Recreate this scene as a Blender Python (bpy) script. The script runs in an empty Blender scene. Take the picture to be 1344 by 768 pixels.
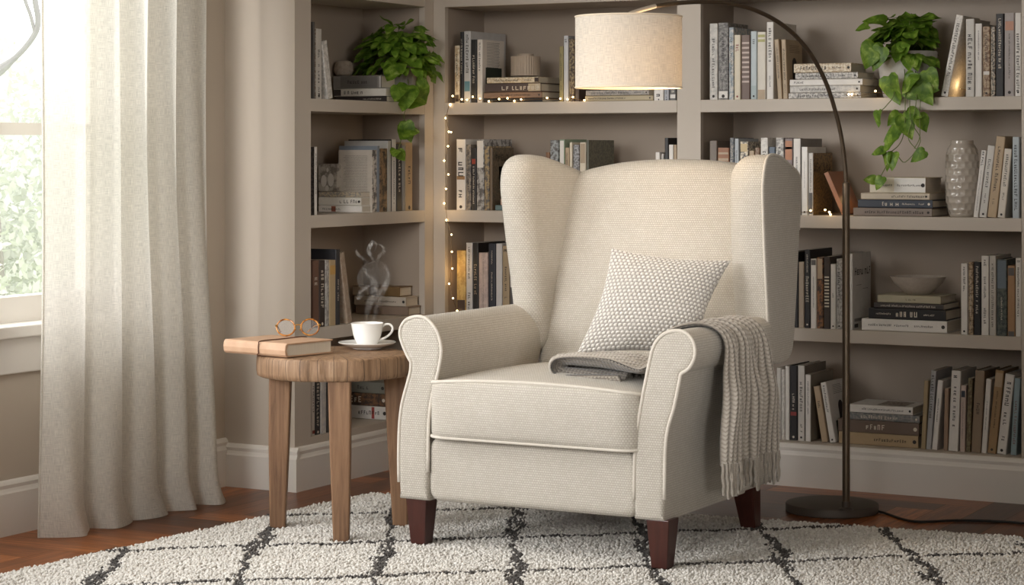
import bpy, bmesh, math, random
import numpy as np
from mathutils import Vector, Matrix, Euler
PI = math.pi
SC = bpy.context.scene
COL = SC.collection
random.seed(7)
# ---------------------------------------------------------------- camera calibration (measured on the room)
F, PHI, Y0, H = 2877.4, 0.496, 198.3, 1.05
CP, SP = math.cos(PHI), math.sin(PHI)
def w2p(X, Y, Z):
    d = Y*CP - X*SP; r = X*CP + Y*SP
    return (672 + F*r/d, Y0 + F*(H - Z)/d, d)
def onY(px, py, Y):
    t = (px - 672)/F; X = Y*(t*CP - SP)/(CP + t*SP); d = Y*CP - X*SP
    return (X, H - (py - Y0)*d/F, d)
def onX(px, py, X):
    t = (px - 672)/F; Y = X*(CP + t*SP)/(t*CP - SP); d = Y*CP - X*SP
    return (Y, H - (py - Y0)*d/F, d)
def atZ(px, py, Z):
    d = F*(H - Z)/(py - Y0); r = (px - 672)/F*d
    return Vector((r*CP - d*SP, r*SP + d*CP, Z))
def atD(px, py, d):
    r = (px - 672)/F*d
    return Vector((r*CP - d*SP, r*SP + d*CP, H - (py - Y0)*d/F))
# room planes
YB, XL, YR, XW = 6.47, -3.807, 5.627, -4.07
Z1, Z2, Z3, Z4 = 1.214, 0.849, 0.495, 0.135
# ---------------------------------------------------------------- helpers
def lin(c):
    return tuple((v/12.92 if v <= .04045 else ((v + .055)/1.055)**2.4) for v in [x/255 for x in c])
def link(o, parent=None):
    COL.objects.link(o)
    if parent is not None: o.parent = parent
    return o
def mesh_obj(name, verts, faces, mat=None, parent=None, smooth=True, uv=None, angle=None):
    me = bpy.data.meshes.new(name)
    me.from_pydata([tuple(v) for v in verts], [], faces)
    me.update()
    bm = bmesh.new(); bm.from_mesh(me)
    bmesh.ops.recalc_face_normals(bm, faces=bm.faces); bm.to_mesh(me); bm.free()
    if smooth:
        me.polygons.foreach_set('use_smooth', [True]*len(me.polygons))
        for p in me.polygons:
            if len(p.vertices) > 12: p.use_smooth = False
        if angle: me.set_sharp_from_angle(angle=math.radians(angle))
    if mat: me.materials.append(mat)
    o = bpy.data.objects.new(name, me)
    link(o, parent)
    if uv: box_uv(me)
    return o
def box_uv(me):
    n = len(me.loops)
    vc = np.empty(len(me.vertices)*3, 'f'); me.vertices.foreach_get('co', vc); vc = vc.reshape(-1, 3)
    lv = np.empty(n, 'i'); me.loops.foreach_get('vertex_index', lv)
    pn = np.empty(len(me.polygons)*3, 'f'); me.polygons.foreach_get('normal', pn); pn = np.abs(pn.reshape(-1, 3))
    lt = np.empty(len(me.polygons), 'i'); me.polygons.foreach_get('loop_total', lt)
    ax = np.repeat(np.argmax(pn, 1), lt)
    co = vc[lv]
    uv = np.where((ax == 0)[:, None], co[:, [1, 2]], np.where((ax == 1)[:, None], co[:, [0, 2]], co[:, [0, 1]]))
    l = me.uv_layers.new(name='UVMap'); l.data.foreach_set('uv', uv.astype('f').ravel())
class MB:
    """collects shapes into one mesh"""
    def __init__(s): s.v = []; s.f = []
    def add(s, v, f):
        b = len(s.v); s.v += [tuple(x) for x in v]; s.f += [tuple(i + b for i in q) for q in f]; return s
    def box(s, x0, x1, y0, y1, z0, z1, M=None):
        v = [Vector((x, y, z)) for z in (z0, z1) for y in (y0, y1) for x in (x0, x1)]
        if M: v = [M @ p for p in v]
        return s.add(v, [(0,1,3,2),(4,6,7,5),(0,4,5,1),(2,3,7,6),(0,2,6,4),(1,5,7,3)])
    def quad(s, a, b, c, d): return s.add([a, b, c, d], [(0,1,2,3)])
    def tube(s, pts, r, n=8, closed=False, cap=True):
        pts = [Vector(p) for p in pts]; m = len(pts); v = []; f = []
        up = None
        for i, p in enumerate(pts):
            if closed: t = pts[(i+1) % m] - pts[i-1]
            else: t = pts[min(i+1, m-1)] - pts[max(i-1, 0)]
            if t.length < 1e-9: t = Vector((0,0,1))
            t.normalize()
            if up is None:
                up = Vector((0,0,1)) if abs(t.z) < .9 else Vector((1,0,0))
            up = (up - t*up.dot(t))
            if up.length < 1e-6: up = t.orthogonal()
            up.normalize(); bi = t.cross(up)
            rr = r[i] if isinstance(r, (list, tuple)) else r
            for k in range(n):
                a = 2*PI*k/n; v.append(p + up*(math.cos(a)*rr) + bi*(math.sin(a)*rr))
        for i in range(m if closed else m - 1):
            for k in range(n):
                a = i*n + k; b = i*n + (k+1) % n; j = ((i+1) % m)*n
                f.append((a, b, j + (k+1) % n, j + k))
        if cap and not closed:
            f.append(tuple(range(n))[::-1]); f.append(tuple((m-1)*n + k for k in range(n)))
        return s.add(v, f)
    def lathe(s, prof, n=32, c=(0,0,0), M=None):
        v = []; f = []
        for r, z in prof:
            for k in range(n):
                a = 2*PI*k/n; p = Vector((c[0] + r*math.cos(a), c[1] + r*math.sin(a), c[2] + z)); v.append(M @ p if M else p)
        for i in range(len(prof) - 1):
            for k in range(n):
                a = i*n + k; b = i*n + (k+1) % n
                f.append((a, b, b + n, a + n))
        if prof[0][0] > 1e-5: f.append(tuple(range(n))[::-1])
        if prof[-1][0] > 1e-5: f.append(tuple((len(prof)-1)*n + k for k in range(n)))
        return s.add(v, f)
    def prism(s, pts, z0, z1, fn=None):
        n = len(pts); v = [(x, y, z0) for x, y in pts] + [(x, y, z1) for x, y in pts]
        if fn: v = [fn(*p) for p in v]
        return s.add(v, [tuple(range(n))[::-1], tuple(range(n, 2*n))] + [(i, (i+1) % n, n + (i+1) % n, n + i) for i in range(n)])
    def build(s, name, mat, parent=None, smooth=False, uv=False, angle=40, bevel=0):
        o = mesh_obj(name, s.v, s.f, mat, parent, smooth, uv, angle)
        if bevel:
            m = o.modifiers.new('bevel', 'BEVEL'); m.width = bevel; m.segments = 2; m.limit_method = 'ANGLE'
        return o
def spline(pts, n=6, closed=False):
    P = [Vector(p) for p in pts]; m = len(P); out = []
    for i in range(m if closed else m - 1):
        p0 = P[i-1] if (closed or i > 0) else P[0]*2 - P[1]
        p1 = P[i]; p2 = P[(i+1) % m]
        p3 = P[(i+2) % m] if (closed or i + 2 < m) else P[-1]*2 - P[-2]
        for k in range(n):
            t = k/n
            out.append(.5*((2*p1) + (p2-p0)*t + (2*p0-5*p1+4*p2-p3)*t*t + (3*p1-p0-3*p2+p3)*t**3))
    if not closed: out.append(P[-1].copy())
    return out
def slab(outline, thick, rf, rb, bf=0, bb=0, n=5, caps=6, fn=None):
    """rounded slab: outline (a,b) in a plane, thickness along w. returns verts (a,w,b) mapped by fn, faces"""
    O = [Vector((p[0], p[1])) for p in outline]; m = len(O)
    area = sum(O[i].x*O[(i+1) % m].y - O[(i+1) % m].x*O[i].y for i in range(m))
    if area < 0: O.reverse()
    N = []
    for i in range(m):
        t = O[(i+1) % m] - O[i-1]; t.normalize(); N.append(Vector((t.y, -t.x)))
    ctr = sum(O, Vector((0, 0)))/m
    lo = Vector((min(p.x for p in O), min(p.y for p in O))); hi = Vector((max(p.x for p in O), max(p.y for p in O)))
    def bulge(p):
        a = (p.x - lo.x)/(hi.x - lo.x)*2 - 1; b = (p.y - lo.y)/(hi.y - lo.y)*2 - 1
        return max(0, 1 - a*a)*max(0, 1 - b*b)
    rings = []
    def caprings(r, bz, base, sgn):
        inner = [O[i] - N[i]*r for i in range(m)]
        if not bz: return [[(O[i] - N[i]*(r + .004), base) for i in range(m)]]
        out = []
        for k in range(caps):
            s = (k + .02)/(caps - .3); pts = [ctr + (p - ctr)*min(s, .985) for p in inner]
            out.append([(p, base - sgn*bz*bulge(p)) for p in pts])
        return out
    rings += caprings(rf, bf, 0, 1)
    for k in range(n + 1):
        a = PI/2*k/n; q = [O[i] - N[i]*(rf*(1 - math.sin(a))) for i in range(m)]
        rings.append([(p, rf*(1 - math.cos(a)) - bf*bulge(p)) for p in q])
    steps = max(1, int(thick/.06))
    for k in range(1, steps):
        w = rf + (thick - rf - rb)*k/steps; rings.append([(O[i], w) for i in range(m)])
    for k in range(n + 1):
        a = PI/2*k/n; q = [O[i] - N[i]*(rb*(1 - math.cos(a))) for i in range(m)]
        rings.append([(p, thick - rb + rb*math.sin(a) + bb*bulge(p)) for p in q])
    rings += caprings(rb, bb, thick, -1)[::-1]
    v = [(p.x, w, p.y) for R in rings for p, w in R]
    f = []
    for j in range(len(rings) - 1):
        for i in range(m):
            f.append((j*m + i, j*m + (i+1) % m, (j+1)*m + (i+1) % m, (j+1)*m + i))
    f.append(tuple(range(m))[::-1]); f.append(tuple((len(rings)-1)*m + i for i in range(m)))
    if fn: v = [fn(*p) for p in v]
    return v, f
def tag(o, label=None, cat=None, group=None, kind=None):
    if label: o['label'] = label
    if cat: o['category'] = cat
    if group: o['group'] = group
    if kind: o['kind'] = kind
    return o
def thing(name, loc, label, cat, group=None, rot=(0,0,0)):
    o = bpy.data.objects.new(name, None); COL.objects.link(o)
    o.empty_display_size = .05; o.location = loc; o.rotation_euler = rot
    return tag(o, label, cat, group)
# parts are modelled in world coordinates and given to a thing standing at loc
def rel(mb, loc):
    lx, ly, lz = loc; mb.v = [(a - lx, b - ly, c - lz) for a, b, c in mb.v]; return mb
# ---------------------------------------------------------------- materials
MATS = {}
def mat(name, col, rough=.6, metal=0, **kw):
    if name in MATS: return MATS[name]
    m = bpy.data.materials.new(name); m.use_nodes = True
    b = m.node_tree.nodes['Principled BSDF']
    b.inputs['Base Color'].default_value = (*lin(col), 1)
    b.inputs['Roughness'].default_value = rough; b.inputs['Metallic'].default_value = metal
    for k, v in kw.items(): b.inputs[k.replace('_', ' ')].default_value = v
    MATS[name] = m
    return m
class NT:
    def __init__(s, m): s.t = m.node_tree; s.b = s.t.nodes.get('Principled BSDF')
    def n(s, typ, **kw):
        x = s.t.nodes.new(typ)
        for k, v in kw.items(): setattr(x, k, v)
        return x
    def l(s, a, b): s.t.links.new(a, b)
    def math(s, op, a, b=None, c=None):
        x = s.n('ShaderNodeMath', operation=op)
        for i, v in enumerate((a, b, c)):
            if v is None: continue
            if isinstance(v, (int, float)): x.inputs[i].default_value = v
            else: s.l(v, x.inputs[i])
        return x.outputs[0]
    def mix(s, fac, a, b):
        x = s.n('ShaderNodeMix', data_type='RGBA')
        if isinstance(fac, (int, float)): x.inputs[0].default_value = fac
        else: s.l(fac, x.inputs[0])
        for i, v in ((6, a), (7, b)):
            if isinstance(v, tuple): x.inputs[i].default_value = (*lin(v), 1)
            else: s.l(v, x.inputs[i])
        return x.outputs[2]
    def noise(s, scale, vec=None, detail=3, rough=.55, dist=0):
        x = s.n('ShaderNodeTexNoise'); x.inputs['Scale'].default_value = scale; x.inputs['Detail'].default_value = detail
        x.inputs['Roughness'].default_value = rough; x.inputs['Distortion'].default_value = dist
        if vec is not None: s.l(vec, x.inputs['Vector'])
        return x.outputs['Fac']
    def coord(s, which='Object'): return s.n('ShaderNodeTexCoord').outputs[which]
    def mapping(s, vec, scale=(1,1,1), rot=(0,0,0)):
        x = s.n('ShaderNodeMapping'); x.inputs['Scale'].default_value = scale; x.inputs['Rotation'].default_value = rot
        s.l(vec, x.inputs['Vector']); return x.outputs[0]
    def ramp(s, fac, stops):
        x = s.n('ShaderNodeValToRGB'); s.l(fac, x.inputs[0]); e = x.color_ramp.elements
        while len(e) < len(stops): e.new(.5)
        for i, (p, c) in enumerate(stops):
            e[i].position = p; e[i].color = (*lin(c), 1) if len(c) == 3 else c
        return x.outputs[0]
    def bump(s, h, strength=.3, dist=.002):
        x = s.n('ShaderNodeBump'); x.inputs['Strength'].default_value = strength; x.inputs['Distance'].default_value = dist
        s.l(h, x.inputs['Height']); s.l(x.outputs[0], s.b.inputs['Normal']); return x
    def col(s, c): s.l(c, s.b.inputs['Base Color'])
def painted(name, c, rough=.55, var=6):
    m = mat(name, c, rough); t = NT(m)
    n = t.noise(1.7, t.coord(), 4)
    t.col(t.mix(n, tuple(max(0, v - var) for v in c), tuple(min(255, v + var) for v in c)))
    t.bump(t.noise(160, t.coord(), 2), .06, .001)
    return m
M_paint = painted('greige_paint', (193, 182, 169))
M_inner = painted('greige_shaded_inside', (168, 153, 138))  # same greige darkened, recess shade put into the panel colour
M_wall = painted('wall_paint', (194, 182, 167))
M_ceil = painted('ceiling_paint', (225, 220, 212))
M_trim = painted('white_trim', (230, 225, 218), .4, 3)
def weave(name, c, c2, dark, w=.007, h=.006, bump=.7, rough=.9):
    m = mat(name, c, rough); t = NT(m)
    uv = t.coord('UV'); b = t.n('ShaderNodeTexBrick'); t.l(uv, b.inputs['Vector'])
    b.inputs['Scale'].default_value = 1; b.inputs['Brick Width'].default_value = w; b.inputs['Row Height'].default_value = h
    b.inputs['Mortar Size'].default_value = h*.17; b.inputs['Mortar Smooth'].default_value = 1; b.inputs['Bias'].default_value = 0
    b.inputs['Color1'].default_value = (*lin(c), 1); b.inputs['Color2'].default_value = (*lin(c2), 1); b.inputs['Mortar'].default_value = (*lin(dark), 1)
    big = t.noise(14, t.coord(), 3)
    t.col(t.mix(t.math('MULTIPLY', big, .35), b.outputs['Color'], dark))
    hgt = t.math('SUBTRACT', 1, b.outputs['Fac'])
    hgt = t.math('ADD', hgt, t.math('MULTIPLY', t.noise(420, uv, 2), .5))
    t.bump(hgt, bump, .0016)
    t.b.inputs['Sheen Weight'].default_value = .15
    return m
M_uph = weave('cream_weave', (212, 206, 196), (202, 196, 184), (168, 159, 146))
M_welt = weave('cream_welt', (222, 216, 206), (214, 207, 196), (194, 185, 171), .004, .0025, .3)
M_legwood = mat('mahogany', (62, 33, 28), .32); _t = NT(M_legwood)
_t.col(_t.mix(_t.noise(6, _t.mapping(_t.coord(), (14, 14, 1.2)), 4), (50, 25, 22), (84, 45, 37)))
def wood(name, a, b, c, scale=(30, 30, 2), rough=.6, axis=None, bump=.35):
    m = mat(name, a, rough); t = NT(m)
    v = t.mapping(t.coord(), scale)
    n1 = t.noise(1.6, v, 6, .65, .6); n2 = t.noise(5, v, 3)
    cc = t.ramp(n1, [(.25, c), (.48, a), (.72, b)])
    t.col(t.mix(t.math('MULTIPLY', n2, .3), cc, c)); t.bump(n1, bump, .003)
    return m
M_oak = wood('weathered_oak', (150, 119, 91), (184, 152, 120), (98, 73, 53), (34, 34, 3))
_t = NT(M_oak); _sx = _t.n('ShaderNodeSeparateXYZ'); _t.l(_t.coord(), _sx.inputs[0])
_an = _t.math('ARCTAN2', _sx.outputs[1], _sx.outputs[0])
_vo = _t.n('ShaderNodeTexVoronoi', voronoi_dimensions='1D', feature='DISTANCE_TO_EDGE'); _vo.inputs['Scale'].default_value = 4.2; _t.l(_t.math('ADD', _an, _t.math('MULTIPLY', _t.noise(9, _t.coord(), 2), .05)), _vo.inputs['W'])
_ck = _t.math('LESS_THAN', _vo.outputs['Distance'], .022); _fine = _t.noise(1, _t.mapping(_t.coord(), (110, 110, 3)), 5, .7)
_old = _t.b.inputs['Base Color'].links[0].from_socket
_c2 = _t.mix(_t.math('MULTIPLY', _t.math('GREATER_THAN', _fine, .57), .45), _old, (92, 70, 52)); _t.col(_t.mix(_t.math('MULTIPLY', _ck, .75), _c2, (62, 44, 32)))
M_oakleg = wood('oak_leg', (132, 98, 70), (160, 124, 92), (88, 61, 42), (40, 40, 2.2), .55, bump=.2)
M_oaktop = wood('oak_top', (172, 136, 102), (200, 166, 130), (120, 88, 62), (26, 5, 26))
M_bronze = mat('bronze_metal', (98, 85, 71), .42, .75)
M_base = mat('bronze_base', (84, 76, 69), .55, .4)
M_porc = mat('porcelain', (240, 238, 234), .16); M_porc.node_tree.nodes['Principled BSDF'].inputs['Coat Weight'].default_value = .4
M_tea = mat('dark_coffee', (70, 42, 26), .1)
M_leather = mat('tan_leather', (206, 164, 130), .55); _t = NT(M_leather)
_t.col(_t.mix(_t.noise(28, _t.coord(), 5), (176, 138, 108), (204, 170, 142))); _t.bump(_t.noise(220, _t.coord(), 2), .15, .001)
M_cord = mat('leather_cord', (92, 58, 38), .6)
M_tort = mat('amber_tortoise', (168, 100, 42), .2); _t = NT(M_tort)
_t.col(_t.ramp(_t.noise(90, _t.coord(), 3), [(.35, (96, 50, 20)), (.55, (190, 124, 54)), (.75, (226, 172, 92))]))
M_gold = mat('gold_metal', (206, 160, 88), .25, .9)
M_lens = mat('lens_glass', (205, 200, 198), .05, 0, Alpha=.18)  # pale grey tint put in as the lens reflection
M_pages = mat('page_edges', (214, 204, 188), .85); _t = NT(M_pages)
_t.col(_t.mix(_t.noise(3, _t.mapping(_t.coord(), (300, 2, 2)), 2), (188, 176, 158), (226, 218, 204)))
M_black_cable = mat('black_cable', (22, 18, 17), .5)
M_soil = mat('potting_soil', (50, 38, 28), .95)
def leafmat():
    m = mat('pothos_leaf', (70, 108, 30), .48); t = NT(m)
    n = t.noise(38, t.coord(), 4, .6, .8)
    t.col(t.ramp(n, [(.3, (54, 86, 20)), (.5, (98, 132, 36)), (.62, (136, 164, 62)), (.76, (192, 204, 128))]))
    t.b.inputs['Subsurface Weight'].default_value = 0
    tr = t.n('ShaderNodeBsdfTranslucent'); tr.inputs[0].default_value = (*lin((120, 160, 40)), 1)
    mx = t.n('ShaderNodeMixShader'); mx.inputs[0].default_value = .22
    out = t.t.nodes['Material Output']; t.l(t.b.outputs[0], mx.inputs[1]); t.l(tr.outputs[0], mx.inputs[2]); t.l(mx.outputs[0], out.inputs[0])
    return m
M_leaf = leafmat()
M_vine = mat('vine_green', (104, 116, 60), .6)
def clay(name, a, b, scale=40, rough=.7, bump=.3, dist=.004, sc3=(1,1,1)):
    m = mat(name, a, rough); t = NT(m); n = t.noise(scale, t.mapping(t.coord(), sc3), 4)
    t.col(t.mix(n, a, b)); t.bump(n, bump, dist); return m
M_pot = clay('pale_stoneware', (204, 200, 194), (170, 164, 156), 46, .75, .5)
M_potgrey = clay('grey_stoneware', (176, 170, 162), (120, 112, 104), 30, .8, .5, .004, (1, 1, .15))
M_bowl = clay('stone_bowl', (196, 186, 174), (170, 158, 146), 90, .85, .3)
M_vase = mat('glazed_vase', (178, 168, 156), .14, 0, Coat_Weight=.5)
M_canister = clay('ribbed_wood', (188, 172, 154), (160, 142, 124), 30, .6, .2, .002, (6, 6, .3))
M_ball = clay('pitted_ceramic', (178, 164, 150), (140, 126, 112), 110, .8, .9, .006)
# translucent cloth
def cloth(name, c, transp, trans, weave_s=900):
    m = bpy.data.materials.new(name); m.use_nodes = True; nt = m.node_tree; nt.nodes.clear(); t = NT(m)
    out = t.n('ShaderNodeOutputMaterial'); d = t.n('ShaderNodeBsdfDiffuse'); tr = t.n('ShaderNodeBsdfTranslucent'); tp = t.n('ShaderNodeBsdfTransparent')
    uv = t.coord('UV'); n1 = t.noise(1, t.mapping(uv, (weave_s, 40, 1)), 2); n2 = t.noise(1, t.mapping(uv, (40, weave_s, 1)), 2)
    w = t.math('ADD', t.math('MULTIPLY', n1, .5), t.math('MULTIPLY', n2, .5))
    cc = t.ramp(w, [(.36, tuple(int(v*.84) for v in c)), (.62, c)])
    t.l(cc, d.inputs[0]); t.l(cc, tr.inputs[0])
    bp = t.n('ShaderNodeBump'); bp.inputs['Strength'].default_value = .25; bp.inputs['Distance'].default_value = .002; t.l(w, bp.inputs['Height']); t.l(bp.outputs[0], d.inputs['Normal'])
    m1 = t.n('ShaderNodeMixShader'); m1.inputs[0].default_value = trans; t.l(d.outputs[0], m1.inputs[1]); t.l(tr.outputs[0], m1.inputs[2])
    m2 = t.n('ShaderNodeMixShader'); m2.inputs[0].default_value = transp; t.l(m1.outputs[0], m2.inputs[1]); t.l(tp.outputs[0], m2.inputs[2])
    t.l(m2.outputs[0], out.inputs[0]); return m
M_curtain = cloth('sheer_linen', (244, 240, 231), .07, .46)
M_shade = cloth('linen_shade', (240, 233, 222), 0, .31, 1100)
# ================================================================ THE ROOM
def struct(name, mb, m, parent=None, **kw):
    o = mb.build(name, m, parent, **kw)
    if parent is None: o['kind'] = 'structure'
    return o
struct('wall_back', MB().box(XW - .12, .9, YB + .29, YB + .41, 0, 2.5), M_wall)
WY0, WY1, WZ0, WZ1 = 3.45, 5.08, .57, 2.15
w = MB(); x0, x1 = XW - .12, XW
w.box(x0, x1, 2.9, WY0, 0, 2.5).box(x0, x1, WY1, YB + .29, 0, 2.5).box(x0, x1, WY0, WY1, 0, WZ0).box(x0, x1, WY0, WY1, WZ1, 2.5)
w.box(x0, x1, -.6, 1.1, 0, 2.5).box(x0, x1, 1.1, 2.9, 0, .5).box(x0, x1, 1.1, 2.9, 2.2, 2.5)
struct('wall_left', w, M_wall)
struct('wall_right', MB().box(.9, 1.02, -.6, YB + .41, 0, 2.5), M_wall)
struct('wall_front', MB().box(XW - .12, 1.02, -.72, -.6, 0, 2.5), M_wall)
struct('ceiling', MB().box(XW - .12, 1.02, -.6, YB + .41, 2.5, 2.6), M_ceil)
# floor: herringbone of real boards on a sub floor
FM = mat('brown_oak_boards', (110, 66, 44), .34); t = NT(FM)
at = t.n('ShaderNodeAttribute', attribute_name='tone'); uv = t.coord('UV')
g = t.noise(1, t.mapping(uv, (70, 5, 1)), 6, .65, .8)
base = t.ramp(g, [(.28, (74, 47, 31)), (.5, (112, 77, 50)), (.75, (152, 112, 74))])
tone = t.ramp(at.outputs['Fac'], [(0, (110, 88, 74)), (.5, (176, 148, 124)), (1, (255, 226, 186))])
mm = t.n('ShaderNodeMix', data_type='RGBA', blend_type='MULTIPLY'); mm.inputs[0].default_value = 1; t.l(base, mm.inputs[6]); t.l(tone, mm.inputs[7])
gain = t.n('ShaderNodeMix', data_type='RGBA', blend_type='MULTIPLY'); gain.inputs[0].default_value = 1; t.l(mm.outputs[2], gain.inputs[6]); gain.inputs[7].default_value = (2.3, 2.1, 1.85, 1)
t.col(gain.outputs[2]); t.bump(g, .08, .002)
fv, ff, fu, ft = [], [], [], []
bw, bl = .115, .69
rnd = random.Random(3)
def plank(x, y, dx, dy):
    if x > .95 or x + dx < XW or y > YB + .3 or y + dy < 2.2: return
    b = len(fv); e = .0006
    fv.extend([(x+e, y+e, 0), (x+dx-e, y+e, 0), (x+dx-e, y+dy-e, 0), (x+e, y+dy-e, 0)]); ff.append((b, b+1, b+2, b+3))
    ou, ov = rnd.random()*40, rnd.random()*40; 
    L = [(0,0),(dx,0),(dx,dy),(0,dy)]
    fu.extend([(ou + (q[1] if dx > dy else q[0]), ov + (q[0] if dx > dy else q[1])) for q in L]); ft.append(rnd.random())
k = round(bl/bw)
for i in range(-70, 80):
    for j in range(-12, 14):
        ox, oy = -3 + i*bw + j*k*bw, 4.5 + i*bw - j*k*bw
        plank(ox, oy, bl, bw)                       # along X
        plank(ox, oy + bw, bw, bl)                  # along Y
me = bpy.data.meshes.new('floor'); me.from_pydata(fv, [], ff); me.update()
ul = me.uv_layers.new(name='UVMap'); ul.data.foreach_set('uv', np.array(fu, 'f').ravel())
a = me.attributes.new('tone', 'FLOAT', 'FACE'); a.data.foreach_set('value', np.array(ft, 'f'))
me.materials.append(FM); fo = link(bpy.data.objects.new('floor', me)); fo['kind'] = 'structure'
sub = MB().box(XW - .12, 1.02, -.6, YB + .41, -.06, -.0015)
o = struct('trim_subfloor', sub, mat('dark_joint', (46, 27, 18), .6))
# baseboards: stepped profile extruded along a line
def baseboard(name, p0, p1, nx, ny, h=.135, parent=None):
    prof = [(0, 0), (.018, 0), (.018, h - .035), (.015, h - .03), (.012, h - .022), (.0135, h - .012), (.009, h - .004), (.004, h), (0, h)]
    mb = MB(); v = []
    for p in (p0, p1):
        for d, z in prof: v.append((p[0] + nx*d, p[1] + ny*d, z))
    n = len(prof); f = [tuple(range(n))[::-1], tuple(range(n, 2*n))] + [(i, (i+1) % n, n + (i+1) % n, n + i) for i in range(n)]
    mb.add(v, f); return struct(name, mb, M_trim, parent)
baseboard('baseboard_left', (XW, 2.0), (XW, YR), 1, 0, .15)
baseboard('baseboard_return', (XW, YR), (XL + .018, YR), 0, -1)
# window
win = MB(); fx0, fx1 = XW - .1, XW - .045
win.box(fx0, fx1, WY0, WY1, WZ0, WZ0 + .075).box(fx0, fx1, WY0, WY1, WZ1 - .06, WZ1).box(fx0, fx1, WY0, WY0 + .055, WZ0, WZ1).box(fx0, fx1, WY1 - .055, WY1, WZ0, WZ1)
wz = onX(10, 177, XW - .07)[1]
win.box(fx0 + .01, fx1 - .004, WY0, WY1, wz, wz + .034).box(fx0 + .015, fx1 - .01, 4.2, 4.23, WZ0, WZ1)
wo = struct('window_1', win, M_trim)
cas = MB()
cas.box(XW - .045, XW + .02, WY0 - .09, WY0, WZ0 - .02, WZ1 + .09).box(XW - .045, XW + .02, WY1, WY1 + .09, WZ0 - .02, WZ1 + .09).box(XW - .045, XW + .02, WY0, WY1, WZ1, WZ1 + .09)
cas.build('casing', M_trim, wo)
MB().box(XW - .1, XW + .05, WY0, WY1, WZ0 - .029, WZ0 + .004).box(XW + .021, XW + .05, WY0 - .11, WY0 - .0002, WZ0 - .029, WZ0 + .004).box(XW + .021, XW + .05, WY1 + .0002, WY1 + .11, WZ0 - .029, WZ0 + .004).build('sill', M_trim, wo, bevel=.004)
MB().box(XW, XW + .018, WY0 - .09, WY1 + .09, WZ0 - .13, WZ0 - .03).build('apron', M_trim, wo, bevel=.004)
GM = bpy.data.materials.new('window_glass'); GM.use_nodes = True; nt = GM.node_tree; nt.nodes.clear(); t = NT(GM)
out = t.n('ShaderNodeOutputMaterial'); tp = t.n('ShaderNodeBsdfTransparent'); gl = t.n('ShaderNodeBsdfGlossy'); gl.inputs['Roughness'].default_value = .02
mx = t.n('ShaderNodeMixShader'); mx.inputs[0].default_value = .04; t.l(tp.outputs[0], mx.inputs[1]); t.l(gl.outputs[0], mx.inputs[2]); t.l(mx.outputs[0], out.inputs[0])
MB().box(XW - .074, XW - .07, WY0 + .05, WY1 - .05, WZ0 + .07, WZ1 - .05).build('glass_pane', GM, wo)
# unseen second window further along the same wall, added for left-front light
w2 = MB()
w2.box(fx0, fx1, 1.1, 2.9, .5, .57).box(fx0, fx1, 1.1, 2.9, 2.14, 2.2).box(fx0, fx1, 1.1, 1.16, .5, 2.2).box(fx0, fx1, 2.84, 2.9, .5, 2.2).box(fx0, fx1, 1.98, 2.02, .5, 2.2)
struct('added_window', w2, M_trim)
# outdoors: overexposure haze put into the pale leaf, bark and lawn colours
def leafcloud(n, c, r, size, seed):
    R = random.Random(seed); mb = MB()
    for _ in range(n):
        u = Vector((R.gauss(0,1), R.gauss(0,1), R.gauss(0,1))); u.normalize(); rr = R.random()**.4
        p = Vector((c[0] + u.x*r[0]*rr, c[1] + u.y*r[1]*rr, c[2] + u.z*r[2]*rr))
        a = Vector((R.gauss(0,1), R.gauss(0,1), R.gauss(0,1))).normalized(); b = a.orthogonal().normalized()
        s = size*R.uniform(.6, 1.3)
        mb.add([p - a*s, p + b*s*.45, p + a*s, p - b*s*.45], [(0,1,2,3)])
    return mb
OB = mat('washed_out_leaves', (226, 234, 214), .8); t = NT(OB); t.col(t.mix(t.noise(2.5, t.coord(), 4), (230, 235, 221), (252, 253, 250)))
OT = mat('washed_out_bark', (200, 194, 190), .9)
struct('ground', MB().box(-30, XW - .12, -10, 40, -.4, -.3), mat('washed_out_lawn', (200, 214, 178), .9))
for i, (c, r, lab) in enumerate([((-6.9, 7.9, .55), (.55, .75, .85), 'pale green leafy bush outside the window, nearest the glass'),
                            ((-8.6, 9.0, .75), (.9, .9, 1.15), 'hazy green bush farther out behind the nearest bush outside')]):
    b = thing('bush', (c[0], c[1], -.3), lab, 'bush')
    rel(leafcloud(9000, c, r, .028, 11 + i), b.location).build('foliage', OB, b)
    st = MB()
    for k in range(5): st.tube([(c[0] + .1*math.cos(k*1.3), c[1] + .1*math.sin(k*1.3), -.3), (c[0] + .4*math.cos(k*1.3), c[1] + .4*math.sin(k*1.3), c[2] + .2)], .02, 6)
    rel(st, b.location).build('stem', OT, b)
tr = thing('tree', (-8.9, 7.4, -.3), 'bare pale tree branch curving across the bright sky outside the window', 'tree')
D = 11.0
br = [atD(*p, D) for p in [(-260, 1000), (-190, 420), (-110, 200), (-50, 125), (0, 92), (28, 68), (46, 44), (50, 25), (46, 0), (38, -60)]]
tm = MB().tube(spline(br, 6), [max(.014, .11 - .0035*i) for i in range(len(spline(br, 6)))], 8)
br2 = [atD(*p, D) for p in [(46, 44), (40, 20), (33, 0), (24, -40)]]; tm.tube(spline(br2, 5), .009, 6)
tr.location = (br[0].x, br[0].y, -.3)
rel(tm, tr.location).build('branch', mat('washed_out_branch', (180, 178, 177), .9), tr)  # bright haze put into the branch colour
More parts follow.
